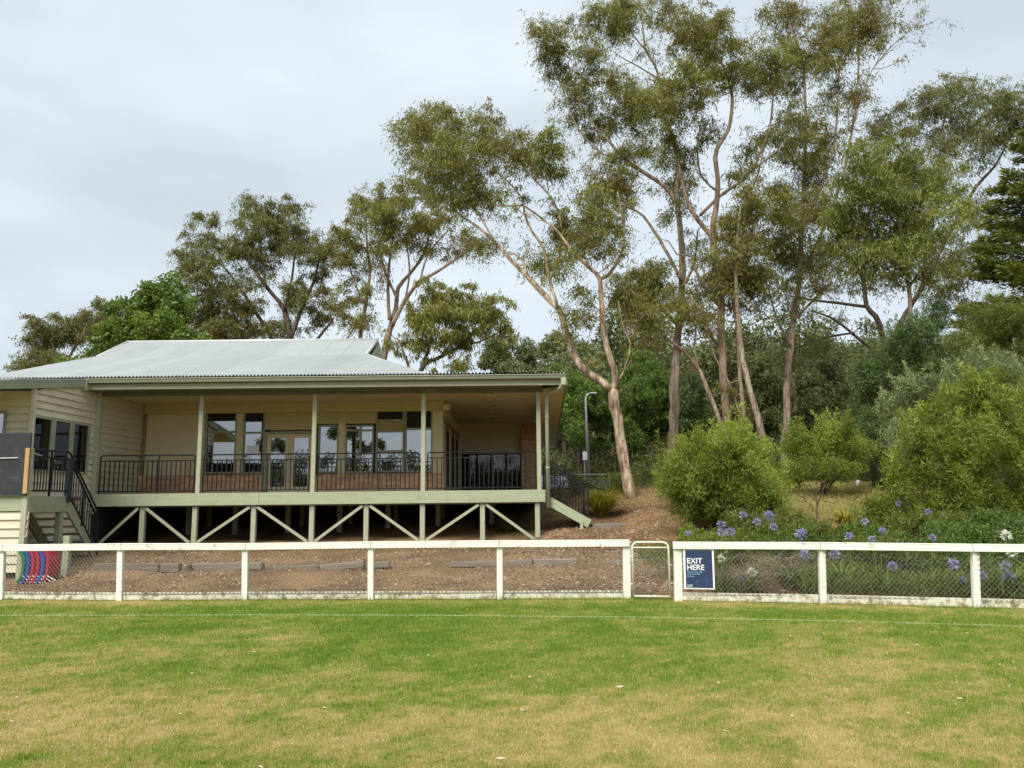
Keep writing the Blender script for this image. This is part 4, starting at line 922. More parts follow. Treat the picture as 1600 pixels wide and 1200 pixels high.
def plant(name, label, cat, Y0, limbs, clumps, leaf, bark, ln=.15, wd=.036, dens=1850, droop=.9, up=0.0, puff=.42, group=None, base=None, tw=.014, sub=12.0, var0=.52, wisps=.36, lscale=.8, thin=.05, fill=.42, shoots=0, trunk_n=9, flat=.8, depth=1.0, spread=None):
    """A tree or shrub: limbs traced as paths with real depth, twigs grown to leaf clusters inside the crown's clumps."""
    if limbs:
        b0 = limb_pts(limbs[0], Y0)[0][0]
    else:
        b0 = P(base[0], base[1], Y0)
    b0 = Vector((b0.x, Y0, zt1(b0.x, Y0)))
    root = thing(name, tuple(b0), label, cat, group)
    wood = MB(); nodes = []; nrad = []
    for k, lb in enumerate(limbs):
        pr = limb_pts(lb, Y0, lscale)
        if k == 0:
            p_, r_ = pr[0]; pr = [(Vector((p_.x, p_.y, zt1(p_.x, p_.y)-.15)), r_*1.25)] + pr if p_.z > zt1(p_.x, p_.y)+.2 else pr
        pts_, rads = smooth_path(pr)
        # slight irregularity
        pts_ = [q + Vector((random.gauss(0, 1), random.gauss(0, 1), 0))*rads[i]*.12 for i, q in enumerate(pts_)]
        rads = [r*random.uniform(.94, 1.07) for r in rads]
        wood.tube(pts_, rads, trunk_n if rads[0] > .06 else 6)
        for q, r in zip(pts_, rads): nodes.append(tuple(q)); nrad.append(r)
    if not nodes:
        nodes.append(tuple(b0)); nrad.append(.04)
    cen, rad, cnt, vv = [], [], [], []
    NA = np.array(nodes)
    if fill:   # bridge neighbouring clumps so that the crown hangs together
        ext = []
        for i_ in range(len(clumps)):
            for j_ in range(i_):
                a_, b_ = clumps[i_], clumps[j_]; ds_ = math.hypot(a_[0]-b_[0], a_[1]-b_[1])
                if 24 < ds_ < 72 and random.random() < fill: ext.append(((a_[0]+b_[0])/2+random.uniform(-8, 8), (a_[1]+b_[1])/2+random.uniform(-8, 8), (a_[2]+b_[2])*.36, (a_[3]+b_[3])*.36, random.uniform(.5, .95)))
        clumps = list(clumps)+ext
    for c in clumps:
        px, py, rx, ry = c[:4]; dm = c[4] if len(c) > 4 else 1.0
        if limbs:
            q0 = P(px, py, Y0); j = np.argmin(((NA-np.array(q0))**2)[:, [0, 2]].sum(1)); Yc = NA[j, 1] + random.uniform(-1, 1)*min(1.6, .9*rx*Y0/1200*1.6)*depth
        else:
            Yc = Y0 + random.uniform(-1, 1)*(rx*Y0/1200)*.5*depth
        if spread: Yc = Y0 + spread(px, py)
        ce = np.array(P(px, py, Yc)); sx, sz = rx*Yc/1200, ry*Yc/1200; sy = (sx+sz)/2*depth
        area = math.pi*sx*sz; k = max(3, int(area*sub)); nl = int(area*dens*dm)
        g = unitv(RNG.normal(size=(k, 3)))*(RNG.random(k)**.5)[:, None]
        cc = ce + g*np.array([sx, sy, sz])*1.05
        tone = var0 + random.uniform(-.13, .13)
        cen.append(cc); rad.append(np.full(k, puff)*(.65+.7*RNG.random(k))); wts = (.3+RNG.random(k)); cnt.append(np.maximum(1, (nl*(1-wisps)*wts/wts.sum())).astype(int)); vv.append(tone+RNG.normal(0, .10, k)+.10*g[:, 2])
        if wisps:
            kw = max(2, k//2); g = unitv(RNG.normal(size=(kw, 3)))*(.9+.45*RNG.random(kw))[:, None]
            cen.append(ce + g*np.array([sx, sy, sz])); rad.append(np.full(kw, puff*.8)); cnt.append(np.maximum(1, np.full(kw, nl*wisps/kw)).astype(int)); vv.append(tone+RNG.normal(0, .12, kw))
    cen = np.concatenate(cen); rad = np.concatenate(rad); cnt = np.concatenate(cnt); vv = np.concatenate(vv)
    if shoots:   # upright shoots that break the outline
        top = np.concatenate([cen]); zq = np.quantile(cen[:, 2], .35); jj = np.where((cen[:, 2] > zq) & (RNG.random(len(cen)) < .30))[0]; sh = []
        for j in jj:
            dv = np.array([random.gauss(0, .35), random.gauss(0, .35), 1.0]); dv /= np.linalg.norm(dv); l_ = random.uniform(.25, .7)
            for q in range(5): sh.append(np.concatenate([cen[j]+dv*l_*(q+1)/5, [.10-.012*q, vv[j]+.12+.04*q]]))
        sh = np.array(sh); cen = np.concatenate([cen, sh[:, :3]]); rad = np.concatenate([rad, sh[:, 3]]); cnt = np.concatenate([cnt, np.full(len(sh), int(dens*.0045))]); vv = np.concatenate([vv, sh[:, 4]])
    # leaf sprays along the thin outer wood
    if thin:
        jj = [j for j in range(len(nodes)) if nrad[j] < thin and RNG.random() < .75]
        if jj:
            base_ = NA[jj]; k = len(base_); off = RNG.normal(0, 1, (k, 3))*np.array([.55, .55, .4]) + np.array([0, 0, .25])
            cen = np.concatenate([cen, base_+off]); rad = np.concatenate([rad, np.full(k, puff)*(.6+.6*RNG.random(k))]); cnt = np.concatenate([cnt, (dens*.045*(.3+RNG.random(k))).astype(int)+1]); vv = np.concatenate([vv, var0+RNG.normal(0, .14, k)])
    below = cen[:, 2] < zt(cen[:, 0], cen[:, 1]) + .05
    cen[below, 2] = zt(cen[below, 0], cen[below, 1]) + .05 + .2*RNG.random(below.sum())
    # twigs: each cluster joins the nearest wood below it
    order = np.argsort([((NA-c)**2).sum(1).min() for c in cen])
    cap_ = len(nodes)+len(cen)*3; NN = np.zeros((cap_, 3)); NN[:len(nodes)] = NA; NR = np.zeros(cap_); NR[:len(nodes)] = nrad; m_ = len(nodes)
    for j in order:
        c = cen[j]; dv = c-NN[:m_]; ds = np.sqrt((dv**2).sum(1)); pen = ds + np.maximum(0, -dv[:, 2])*1.2 + (NR[:m_] < .007)*.15
        i = int(np.argmin(pen)); a = NN[i]; dist = ds[i]
        if dist < .05: continue
        r0 = min(NR[i]*.75, tw+.014*dist); r0 = max(r0, tw*.7)
        q1 = a+(c-a)*.35+RNG.normal(0, .06, 3)*dist + np.array([0, 0, -.05*dist]); q2 = a+(c-a)*.7+RNG.normal(0, .06, 3)*dist + np.array([0, 0, .06*dist])
        wood.tube([a, q1, q2, c], [r0, r0*.85, r0*.7, tw*.5], 4 if r0 < .03 else 6, False)
        for q, r in ((q1, r0*.85), (q2, r0*.7), (c, tw*.6)):
            NN[m_] = q; NR[m_] = r; m_ += 1
    wood.build('trunk', bark, root, smooth=True)
    p, d, idx = sprays(cen, rad*1.15, cnt, droop) if droop > .8 else puffs(cen, rad, cnt, droop, flat, up)
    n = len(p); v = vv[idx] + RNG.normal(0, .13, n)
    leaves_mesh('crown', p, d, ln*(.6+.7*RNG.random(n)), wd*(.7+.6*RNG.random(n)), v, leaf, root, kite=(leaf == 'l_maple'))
    return root

# ---- the gums on the right
plant('leaning_gum_tree', 'leaning pale barked gum forking low down, just right of the verandah stairs', 'tree', 25,
  [[(985, 787, 14), (978, 740, 12), (972, 700, 11.5), (965, 655, 11), (958, 622, 12), (957, 607, 11)],
   [(957, 610, 9), (935, 592, 9), (912, 577, 8.5), (894, 546, 7.5), (883, 511, 7), (872, 483, 6.5), (853, 464, 6), (825, 433, 5.2), (800, 408, 4.6), (775, 380, 4), (747, 355, 3), (719, 336, 2), (690, 310, 1.2)],
   [(957, 610, 8), (961, 596, 7.5), (959, 577, 7), (947, 539, 6.5), (942, 505, 6), (939, 467, 5.5), (937, 436, 4.8), (925, 421, 4.3), (897, 396, 3.6), (870, 360, 2.4), (850, 344, 2)],
   [(937, 436, 4.2), (950, 430, 4), (969, 402, 3.5), (975, 370, 3), (973, 342, 2.2), (965, 300, 1.2)],
   [(872, 483, 4), (862, 449, 3.8), (855, 420, 3.4), (850, 389, 3), (831, 361, 2.7), (819, 333, 2.4), (816, 311, 2), (795, 285, 1.6), (769, 262, 1.1)],
   [(850, 344, 2.4), (819, 322, 2.1), (794, 322, 1.6), (760, 320, 1)],
   [(878, 360, 2.6), (872, 330, 2.4), (858, 305, 2.2), (835, 280, 1.8), (820, 262, 1.3), (800, 240, .9)],
   [(961, 600, 3), (972, 586, 2.4), (981, 561, 2), (985, 536, 1.7), (972, 505, 1.4), (966, 470, 1)],
   [(825, 430, 2.4), (815, 405, 2.2), (795, 393, 1.6)],
   [(775, 380, 2.2), (745, 330, 1.8), (722, 290, 1.3), (705, 250, 1)]],
  [(640, 215, 24, 40), (660, 190, 22, 24), (703, 195, 44, 34, 1.2), (700, 236, 38, 28), (756, 194, 26, 30), (744, 250, 22, 32), (800, 226, 32, 30, 1.2), (847, 232, 34, 28, 1.2), (706, 272, 20, 22), (665, 250, 20, 22, .8),
   (760, 300, 24, 26, .8), (730, 310, 24, 22, .8), (690, 300, 18, 22, .7), (887, 358, 36, 28, 1.2), (934, 320, 30, 28), (920, 370, 24, 20), (850, 411, 26, 18, .9), (906, 490, 22, 26, .9), (881, 424, 18, 12, .7), (955, 390, 22, 20, .7), (960, 345, 18, 22, .8), (880, 520, 10, 12, .6), (775, 375, 16, 12, .6), (745, 385, 16, 12, .6), (985, 510, 12, 16, .5), (880, 268, 22, 16, .7), (850, 260, 20, 16, .9)],
  'l_gum', 'bark_pale', lscale=.74)
plant('tall_gum_tree', 'tall gum with thick grey brown trunk rising behind the leaning gum', 'tree', 28.5,
  [[(1050, 712, 11), (1052, 680, 9.5), (1054, 622, 10), (1055, 575, 9), (1056, 561, 8.5), (1062, 505, 7.6), (1066, 442, 7), (1066, 389, 6.4), (1061, 342, 5.6), (1058, 300, 5), (1059, 234, 4), (1044, 194, 3.5), (1034, 162, 3), (1031, 125, 2.6), (1022, 100, 2.3), (1009, 78, 2), (1003, 31, 1.5), (996, -10, 1)],
   [(1061, 337, 4.5), (1056, 316, 4.5), (1037, 290, 4.2), (1000, 266, 4), (975, 247, 3.3), (950, 219, 2.6), (925, 192, 1.8), (905, 160, 1.2)],
   [(1009, 78, 1.8), (990, 56, 1.5), (972, 25, 1.1), (960, 0, .8)],
   [(1031, 125, 1.8), (1000, 105, 1.5), (975, 92, 1), (955, 78, .8)],
   [(975, 247, 2), (940, 240, 1.6), (900, 195, 1.2), (880, 140, 1), (862, 95, .8)],
   [(1000, 262, 2), (985, 290, 1.6), (960, 300, 1.2)],
   [(1066, 440, 4), (1045, 400, 3.4), (1015, 350, 2.8), (995, 330, 2.2), (965, 320, 1.5)],
   [(1062, 510, 4.4), (1030, 480, 3.8), (1000, 460, 3), (965, 440, 2)],
   [(1066, 450, 3), (1085, 410, 2.4), (1090, 360, 1.6)]],
  [(944, 22, 30, 24), (847, 52, 28, 26), (858, 88, 20, 18), (928, 69, 20, 22), (878, 108, 26, 16), (906, 150, 30, 28, 1.1), (975, 137, 26, 28, 1.1), (1016, 156, 30, 28), (925, 190, 44, 24, 1.1), (1006, 231, 28, 20), (953, 272, 32, 28, 1.1), (960, 310, 24, 24), (1062, 287, 26, 22), (969, 44, 26, 20), (1035, 15, 26, 20), (887, 47, 20, 14, .8), (990, 8, 30, 20), (1000, 190, 26, 20), (940, 110, 18, 18, .6),
   (1020, 430, 36, 22, 1.1), (985, 440, 30, 20), (1000, 480, 34, 22), (1045, 470, 26, 20), (1085, 500, 22, 18, .8), (1000, 520, 18, 14, .7), (1060, 330, 22, 18, .7), (1090, 395, 18, 18, .7)],
  'l_gum', 'bark_grey', var0=.5)
plant('central_gum_tree', 'tall pinkish trunked gum standing in the middle of the clump on the right', 'tree', 26.5,
  [[(1141, 712, 8), (1139, 685, 7.5), (1133, 625, 8), (1129, 557, 7.8), (1126, 475, 7.2), (1120, 430, 7), (1113, 370, 7), (1118, 330, 5.6), (1122, 292, 5), (1118, 247, 4.6), (1124, 225, 4.3), (1139, 202, 4), (1144, 169, 3.4), (1142, 135, 2.9), (1127, 97, 2.3), (1105, 71, 1.8), (1096, 22, 1.2), (1094, -10, .8)],
   [(1113, 372, 5.4), (1101, 356, 5), (1079, 326, 4.2), (1064, 275, 3.4), (1050, 215, 2.6), (1035, 180, 1.6)],
   [(1114, 378, 4.8), (1130, 370, 4.4), (1146, 362, 4), (1176, 345, 3.2), (1200, 325, 2)],
   [(1094, 336, 3.4), (1124, 307, 3.3), (1150, 289, 3), (1176, 266, 2.7), (1187, 240, 2.4), (1202, 202, 2), (1208, 150, 1.5), (1205, 100, 1)],
   [(1122, 300, 2.4), (1095, 275, 2), (1090, 235, 1.6), (1095, 190, 1.1)],
   [(1176, 266, 2), (1215, 235, 1.7), (1240, 205, 1.2)],
   [(1126, 480, 4), (1095, 440, 3.4), (1080, 400, 2.2)],
   [(1150, 362, 2.4), (1165, 320, 2), (1185, 270, 1.6), (1195, 225, 1.2)],
   [(1128, 545, 3.4), (1105, 520, 2.6), (1075, 492, 1.8)]],
  [(1086, 38, 50, 36, 1.1), (1082, 127, 45, 30, 1.2), (1150, 109, 32, 24), (1199, 88, 36, 24, 1.1), (1056, 250, 24, 18), (1101, 202, 20, 20, .8), (1022, 160, 24, 24), (1157, 259, 22, 16, .9), (1195, 326, 40, 22, 1.2), (1161, 409, 36, 30), (1110, 80, 28, 22), (1050, 190, 26, 24, .8), (1190, 130, 26, 20), (1165, 65, 18, 14, .6), (1140, 345, 18, 14, .7), (1125, 400, 24, 20, .9), (1100, 445, 24, 20, .8), (1180, 440, 30, 24), (1160, 470, 24, 22, .8), (1210, 300, 22, 16), (1200, 210, 18, 24, .7)],
  'l_gum', 'bark_pink', var0=.52)
plant('straight_gum_tree', 'straight slender gum behind the central gums, reaching the top of the picture', 'tree', 28,
  [[(1227, 715, 8), (1227, 692, 7.4), (1229, 625, 6.8), (1234, 557, 6.2), (1240, 494, 5.6), (1249, 437, 5), (1253, 356, 4.4), (1257, 281, 3.8), (1259, 187, 3.2), (1257, 131, 2.7), (1255, 94, 2.3), (1240, 55, 1.7), (1228, 20, 1.1)],
   [(1253, 356, 2.6), (1280, 300, 2.4), (1300, 240, 2.1), (1307, 195, 2), (1311, 112, 1.8), (1315, 75, 1.4), (1310, 35, .9)],
   [(1249, 437, 3), (1290, 350, 2.7), (1318, 270, 2.5), (1330, 210, 2.3), (1339, 150, 2), (1341, 82, 1.7), (1330, 40, 1.2), (1325, 0, .8)],
   [(1332, 200, 1.5), (1356, 122, 1.3), (1390, 76, 1), (1412, 55, .7), (1437, 33, .4)],
   [(1360, 115, .8), (1385, 70, .7), (1405, 35, .4)], [(1375, 95, .7), (1400, 72, .5), (1428, 62, .3)],
   [(1257, 270, 2), (1230, 235, 1.6), (1215, 190, 1.1)], [(1253, 380, 2.2), (1225, 350, 1.7), (1205, 320, 1.1)],
   [(1240, 500, 3), (1270, 470, 2.4), (1300, 440, 1.5)], [(1236, 540, 2.6), (1215, 500, 2), (1200, 450, 1.4)]],
  [(1217, 22, 34, 20), (1345, 12, 50, 20), (1300, 38, 34, 22), (1270, 75, 32, 26), (1289, 109, 22, 16), (1362, 46, 34, 22, .9), (1240, 124, 28, 22), (1255, 180, 30, 26), (1244, 228, 34, 28), (1285, 208, 26, 24), (1345, 148, 24, 20, .8), (1262, 265, 36, 28, .9), (1277, 319, 30, 30), (1225, 360, 36, 26, .9), (1210, 397, 40, 26), (1260, 400, 34, 28, .9), (1290, 380, 24, 24, .8), (1250, 15, 26, 16), (1320, 75, 24, 18, .7), (1230, 75, 22, 18, .8), (1300, 160, 20, 22, .7), (1230, 450, 26, 26, .8), (1285, 440, 24, 24, .8), (1215, 290, 20, 16, .6)],
  'l_gum', 'bark_grey', var0=.42, dens=1550)
plant('twin_gum_tree', 'smooth grey twin stemmed gum leaning left above the lime shrub', 'tree', 25.5,
  [[(1197, 714, 8), (1188, 670, 6.6), (1180, 640, 6.2), (1165, 580, 5.6), (1156, 527, 5), (1152, 475, 4.2), (1150, 422, 3.6), (1152, 370, 2.8), (1158, 320, 1.8)],
   [(1180, 714, 5.6, .5), (1165, 662, 4.8, .5), (1157, 595, 4, .5), (1154, 550, 3.5, .5), (1150, 500, 2.4, .5), (1140, 450, 1.4, .5)]],
  [(1150, 350, 24, 22, .9), (1165, 300, 22, 18, .7), (1140, 430, 22, 18, .7), (1170, 385, 24, 20, .9)], 'l_gum', 'bark_grey', var0=.4)
plant('slanting_gum_sapling', 'thin pale gum sapling slanting left between the tall gums', 'tree', 26,
  [[(1137, 700, 5.4), (1127, 666, 5), (1109, 617, 4.5), (1094, 580, 4), (1075, 556, 3.2), (1056, 539, 3), (1022, 512, 2.4), (1000, 490, 1.8), (975, 462, 1)],
   [(1094, 585, 2.4), (1085, 540, 2), (1088, 500, 1.4), (1080, 460, 1)], [(1157, 650, 2.6), (1140, 600, 2.2), (1118, 560, 1.8), (1105, 520, 1.2)]],
  [(995, 480, 26, 18), (970, 455, 20, 16), (1080, 470, 24, 18, .8), (1030, 500, 20, 14, .7), (1105, 510, 20, 18, .7), (1012, 540, 14, 12, .5)], 'l_gum', 'bark_pink', var0=.4)
plant('bright_gum_tree', 'bushy lighter green gum with a slim bare trunk above the right-hand shrubs', 'tree', 24,
  [[(1450, 690, 5), (1437, 610, 4.8), (1429, 550, 4.4), (1422, 486, 4), (1420, 445, 3.8), (1412, 400, 3.4), (1405, 340, 2.8), (1395, 290, 2), (1385, 250, 1.2)],
   [(1418, 430, 2.6), (1380, 390, 2.2), (1345, 350, 1.7), (1322, 315, 1.1)], [(1412, 400, 2.6), (1445, 360, 2.2), (1470, 310, 1.6), (1475, 280, 1)], [(1420, 450, 2.4), (1440, 420, 2), (1465, 400, 1.4)]],
  [(1349, 247, 38, 26), (1397, 259, 38, 28, 1.2), (1319, 311, 30, 30), (1371, 308, 45, 34, 1.3), (1322, 360, 34, 32, 1.1), (1412, 350, 48, 42, 1.2), (1469, 292, 38, 30), (1476, 340, 36, 34), (1431, 405, 48, 28), (1360, 390, 38, 30), (1330, 410, 26, 20, .8), (1385, 430, 34, 18, .8), (1410, 220, 24, 16, .8), (1440, 270, 28, 24)],
  'l_gumlight', 'bark_pink', dens=1900, var0=.46)
plant('crooked_gum_tree', 'dark gum with crooked low branches behind the bushy lighter gum', 'tree', 33,
  [[(1390, 640, 7), (1384, 560, 6), (1379, 527, 5.4), (1369, 494, 5.2), (1354, 478, 4.8), (1349, 430, 4), (1352, 380, 3), (1360, 320, 2)],
   [(1352, 479, 3.4), (1307, 473, 2.9), (1270, 469, 2), (1235, 462, 1)], [(1372, 552, 3.2), (1349, 535, 3), (1326, 516, 2.7), (1300, 497, 2.2), (1270, 486, 1.5)],
   [(1335, 520, 2.4), (1292, 527, 2.1), (1251, 542, 1.5), (1225, 550, .9)], [(1384, 560, 5), (1410, 500, 4.6), (1442, 446, 4.4), (1487, 356, 3.9), (1525, 292, 3.1), (1555, 259, 2.4), (1575, 220, 1.4)],
   [(1442, 446, 3.4), (1450, 352, 2.8), (1465, 280, 2.2), (1470, 220, 1.6), (1480, 160, 1)], [(1487, 356, 2.4), (1520, 330, 2), (1560, 310, 1.2)], [(1460, 300, 1.8), (1410, 240, 1.4), (1385, 205, .9)], [(1349, 440, 2.4), (1330, 400, 2), (1300, 380, 1.2)]],
  [(1379, 195, 38, 26), (1457, 180, 36, 36), (1484, 142, 36, 22), (1540, 160, 42, 28), (1560, 205, 40, 30), (1476, 232, 30, 24, .8), (1510, 200, 26, 24, .8), (1440, 150, 20, 18, .8), (1530, 250, 28, 20, .6), (1590, 170, 24, 28), (1520, 330, 26, 22, .8), (1545, 380, 28, 26, .9), (1490, 400, 34, 26), (1300, 400, 26, 20, .8), (1340, 440, 28, 18, .7), (1470, 450, 34, 24), (1250, 480, 22, 14, .5), (1280, 545, 30, 18, .7), (1230, 560, 22, 16, .6)],
  'l_gumdark', 'bark_dark', dens=1250, ln=.17, wd=.042)
# ---- trees behind the roof on the left
plant('broad_gum_tree', 'broad open gum with dark twisting branches behind the middle of the roof', 'tree', 42,
  [[(452, 590, 6), (452, 528, 5.2), (444, 484, 4.4), (416, 448, 3.8), (384, 404, 3), (352, 388, 2.2), (325, 360, 1.2)], [(452, 535, 4.4), (472, 480, 3.6), (490, 440, 2.6), (500, 400, 1.5)], [(440, 560, 4.5), (424, 528, 4.2), (400, 488, 3.4), (375, 450, 2.6), (352, 420, 2), (320, 390, 1.1)],
   [(444, 484, 3), (455, 440, 2.5), (460, 390, 1.8), (452, 335, 1)], [(416, 448, 2.2), (410, 400, 1.8), (400, 350, 1.1)], [(455, 560, 4), (490, 535, 3.2), (520, 500, 2.2)], [(400, 490, 2.4), (365, 485, 2), (335, 470, 1.2)]],
  [(320, 344, 20, 16), (308, 374, 26, 20, .9), (390, 324, 24, 18, .9), (452, 322, 28, 18), (400, 352, 32, 18), (368, 382, 24, 20), (464, 374, 50, 20, 1.2), (502, 392, 28, 20, 1.1), (416, 396, 26, 20), (312, 440, 32, 24, 1.2), (360, 470, 34, 28, 1.3), (382, 506, 28, 22, 1.2), (504, 486, 28, 20, 1.1), (320, 506, 34, 26, 1.3), (456, 456, 26, 18, .9), (448, 508, 28, 18, .9), (292, 398, 14, 18, .7), (430, 345, 24, 14, .8), (340, 410, 20, 16, .7), (485, 430, 20, 16, .7), (405, 440, 20, 16, .7), (350, 520, 34, 20, 1.3)],
  'l_gumdark', 'bark_dark', ln=.2, wd=.05, dens=1050, puff=.5, var0=.5, sub=5, tw=.016)
plant('fine_branched_gum_tree', 'tall gum with many fine reddish upright branches behind the right end of the ridge', 'tree', 40,
  [[(598, 600, 7.6), (600, 555, 7), (609, 517, 6), (619, 480, 4.8), (622, 450, 4), (640, 428, 3.4), (662, 396, 2.6), (672, 350, 1.8), (675, 315, 1)], [(612, 510, 4.8), (634, 467, 4), (656, 442, 3.4), (694, 417, 2.7), (725, 396, 2), (742, 383, 1.4)], [(609, 500, 4), (606, 455, 3.3), (609, 405, 2.5), (618, 350, 1.7), (626, 305, 1)], [(566, 590, 4.8), (564, 520, 4.2), (572, 470, 3.4), (578, 430, 2.7), (574, 390, 2), (572, 340, 1.4), (572, 310, .9)], [(622, 470, 3), (600, 420, 2.4), (592, 380, 1.6)], [(656, 442, 2.2), (668, 400, 1.8), (700, 360, 1.3)], [(572, 480, 2.4), (550, 430, 1.9), (540, 380, 1.3)], [(634, 467, 2.4), (640, 420, 1.9), (632, 365, 1.3)], [(500, 590, 3), (520, 555, 2.4), (545, 525, 1.6)]],
  [(572, 312, 26, 18), (624, 300, 32, 20, 1.1), (580, 340, 28, 20), (536, 352, 20, 20), (630, 330, 30, 18, .9), (634, 364, 36, 22, 1.1), (590, 382, 28, 22), (548, 392, 18, 20, .9), (532, 418, 14, 14, .7), (560, 464, 26, 18, .8), (675, 312, 28, 24), (681, 345, 26, 22), (731, 368, 22, 16, .8), (756, 383, 16, 12, .7), (700, 390, 20, 14, .7), (660, 380, 20, 16, .7), (600, 420, 18, 16, .5), (545, 500, 22, 18, .7), (570, 505, 18, 16, .6), (648, 290, 24, 14, .8), (530, 470, 16, 20, .6)],
  'l_gum', 'bark_pink', ln=.19, wd=.048, dens=1000, puff=.5, var0=.4, sub=5, tw=.016)
plant('drooping_gum_tree', 'low gum with hanging dark leaf bunches between the roof and the leaning gum', 'tree', 38,
  [[(640, 620, 5.6), (656, 580, 5), (668, 566, 4.2), (681, 561, 3.8), (716, 542, 3), (741, 517, 2.2), (770, 495, 1.2)], [(656, 580, 4), (672, 539, 3.2), (678, 505, 2.4), (680, 465, 1.3)], [(690, 556, 2.6), (712, 525, 2.1), (728, 490, 1.6), (738, 460, 1)], [(645, 590, 3), (632, 555, 2.3), (622, 530, 1.3)], [(716, 542, 2), (760, 530, 1.5), (795, 508, .9)]],
  [(675, 452, 30, 20), (678, 497, 36, 28, 1.2), (737, 461, 24, 18), (741, 497, 36, 30, 1.2), (775, 480, 20, 20), (796, 506, 14, 20, .9), (725, 530, 30, 16, .9), (656, 549, 26, 18, .8), (619, 536, 18, 16, .8), (719, 561, 16, 14, .8), (700, 475, 22, 20), (790, 535, 8, 12, .7), (650, 500, 20, 20, .8), (700, 570, 26, 10, .8)],
  'l_gum', 'bark_dark', ln=.26, wd=.06, dens=600, droop=1.5, puff=.36, var0=.6, sub=5, tw=.014)
plant('maple_tree', 'bright green leafy broadleaf tree behind the left part of the roof', 'tree', 36,
  [[(238, 600, 6), (238, 540, 5), (236, 500, 3.6), (234, 455, 2)], [(238, 540, 3), (200, 520, 2)], [(238, 530, 3), (268, 490, 2)]],
  [(232, 454, 22, 18), (240, 488, 36, 26, 1.2), (192, 516, 32, 24, 1.2), (264, 460, 22, 20), (256, 512, 36, 26, 1.2), (284, 482, 18, 24), (170, 545, 26, 16), (225, 535, 40, 18, 1.2), (150, 560, 20, 14), (215, 470, 14, 12, .8), (120, 568, 22, 10, .8), (275, 440, 16, 12, .8), (180, 490, 18, 14, .8), (290, 530, 30, 18)],
  'l_maple', 'bark_dark', ln=.15, wd=.12, dens=1000, droop=.4, puff=.42, var0=.5, sub=6)
plant('dark_gum_tree', 'dark grey green gum at the far left behind the roof edge', 'tree', 44,
  [[(100, 620, 5), (96, 575, 4), (80, 545, 3), (68, 515, 1.8)], [(98, 575, 3), (118, 540, 2.4), (126, 510, 1.4)], [(90, 570, 2.2), (60, 560, 1.5), (44, 555, 1)], [(118, 540, 2), (150, 510, 1.5), (168, 490, 1)]],
  [(68, 508, 28, 20, 1.1), (122, 512, 28, 26, 1.2), (168, 486, 24, 18, 1.1), (44, 562, 20, 16), (90, 556, 26, 18), (150, 515, 24, 20, 1.1), (62, 535, 14, 16, .6), (35, 575, 14, 12, .8)],
  'l_gumdark', 'bark_dark', ln=.21, wd=.055, dens=1000, puff=.5, sub=5)
# ---- dark wattles and far wood
def blob(px, py, rx, ry, Y, name, label, leaf, n=1, **kw):
    cl = []
    for k in range(max(5, int(rx*ry/160))):
        a = random.uniform(0, 6.28); r = math.sqrt(random.random()); cl.append((px+math.cos(a)*r*rx*.75, py+math.sin(a)*r*ry*.75, rx*random.uniform(.26, .4), ry*random.uniform(.26, .4), random.uniform(.8, 1.25)))
    a = dict(ln=.2, wd=.06, dens=720, droop=.2, puff=.45, sub=4, thin=0, fill=0, wisps=.2, depth=1.3); a.update(kw)
    zb_ = None
    return plant(name, label, a.pop('cat', 'tree'), Y, [[(px, py+ry*1.0, 6*30/Y), (px+random.uniform(-6, 6), py+ry*.4, 5*30/Y), (px+random.uniform(-8, 8), py-ry*.2, 3*30/Y)]], cl, leaf, a.pop('bark', 'bark_dark'), **a)
blob(905, 645, 46, 70, 40, 'wattle_tree', 'dark green wattle directly behind the street lamp', 'l_wattle')
blob(960, 660, 46, 62, 41, 'wattle_tree', 'dark green wattle between the leaning gum and the thick grey trunk', 'l_wattle')
blob(1015, 625, 42, 70, 43, 'wattle_tree', 'rounded dark green wattle just left of the thick grey trunk', 'l_wattle')
blob(880, 600, 36, 36, 44, 'wattle_tree', 'brighter green wattle rising behind the right end of the verandah roof', 'l_wattle', var0=.62)
blob(1000, 575, 40, 36, 46, 'wattle_tree', 'bright topped wattle under the low branches of the tall gum', 'l_wattle', var0=.65)
blob(1085, 640, 40, 66, 42, 'wattle_tree', 'shadowy wattle between the thick grey trunk and the pinkish trunk', 'l_blue')
blob(1190, 620, 46, 70, 44, 'wattle_tree', 'shadowy dull green wattle behind the twin stemmed gum', 'l_far')
blob(1290, 610, 46, 66, 42, 'wattle_tree', 'dull green tree behind the gap right of the straight gum', 'l_far')
blob(800, 560, 60, 34, 58, 'far_gum_tree', 'distant grey green gum rising above the verandah roof', 'l_far', ln=.3, wd=.1, dens=420, puff=.6)
blob(880, 545, 54, 28, 62, 'far_gum_tree', 'distant pale gum crown behind the fork of the leaning gum', 'l_far', ln=.3, wd=.1, dens=420, puff=.6, var0=.62)
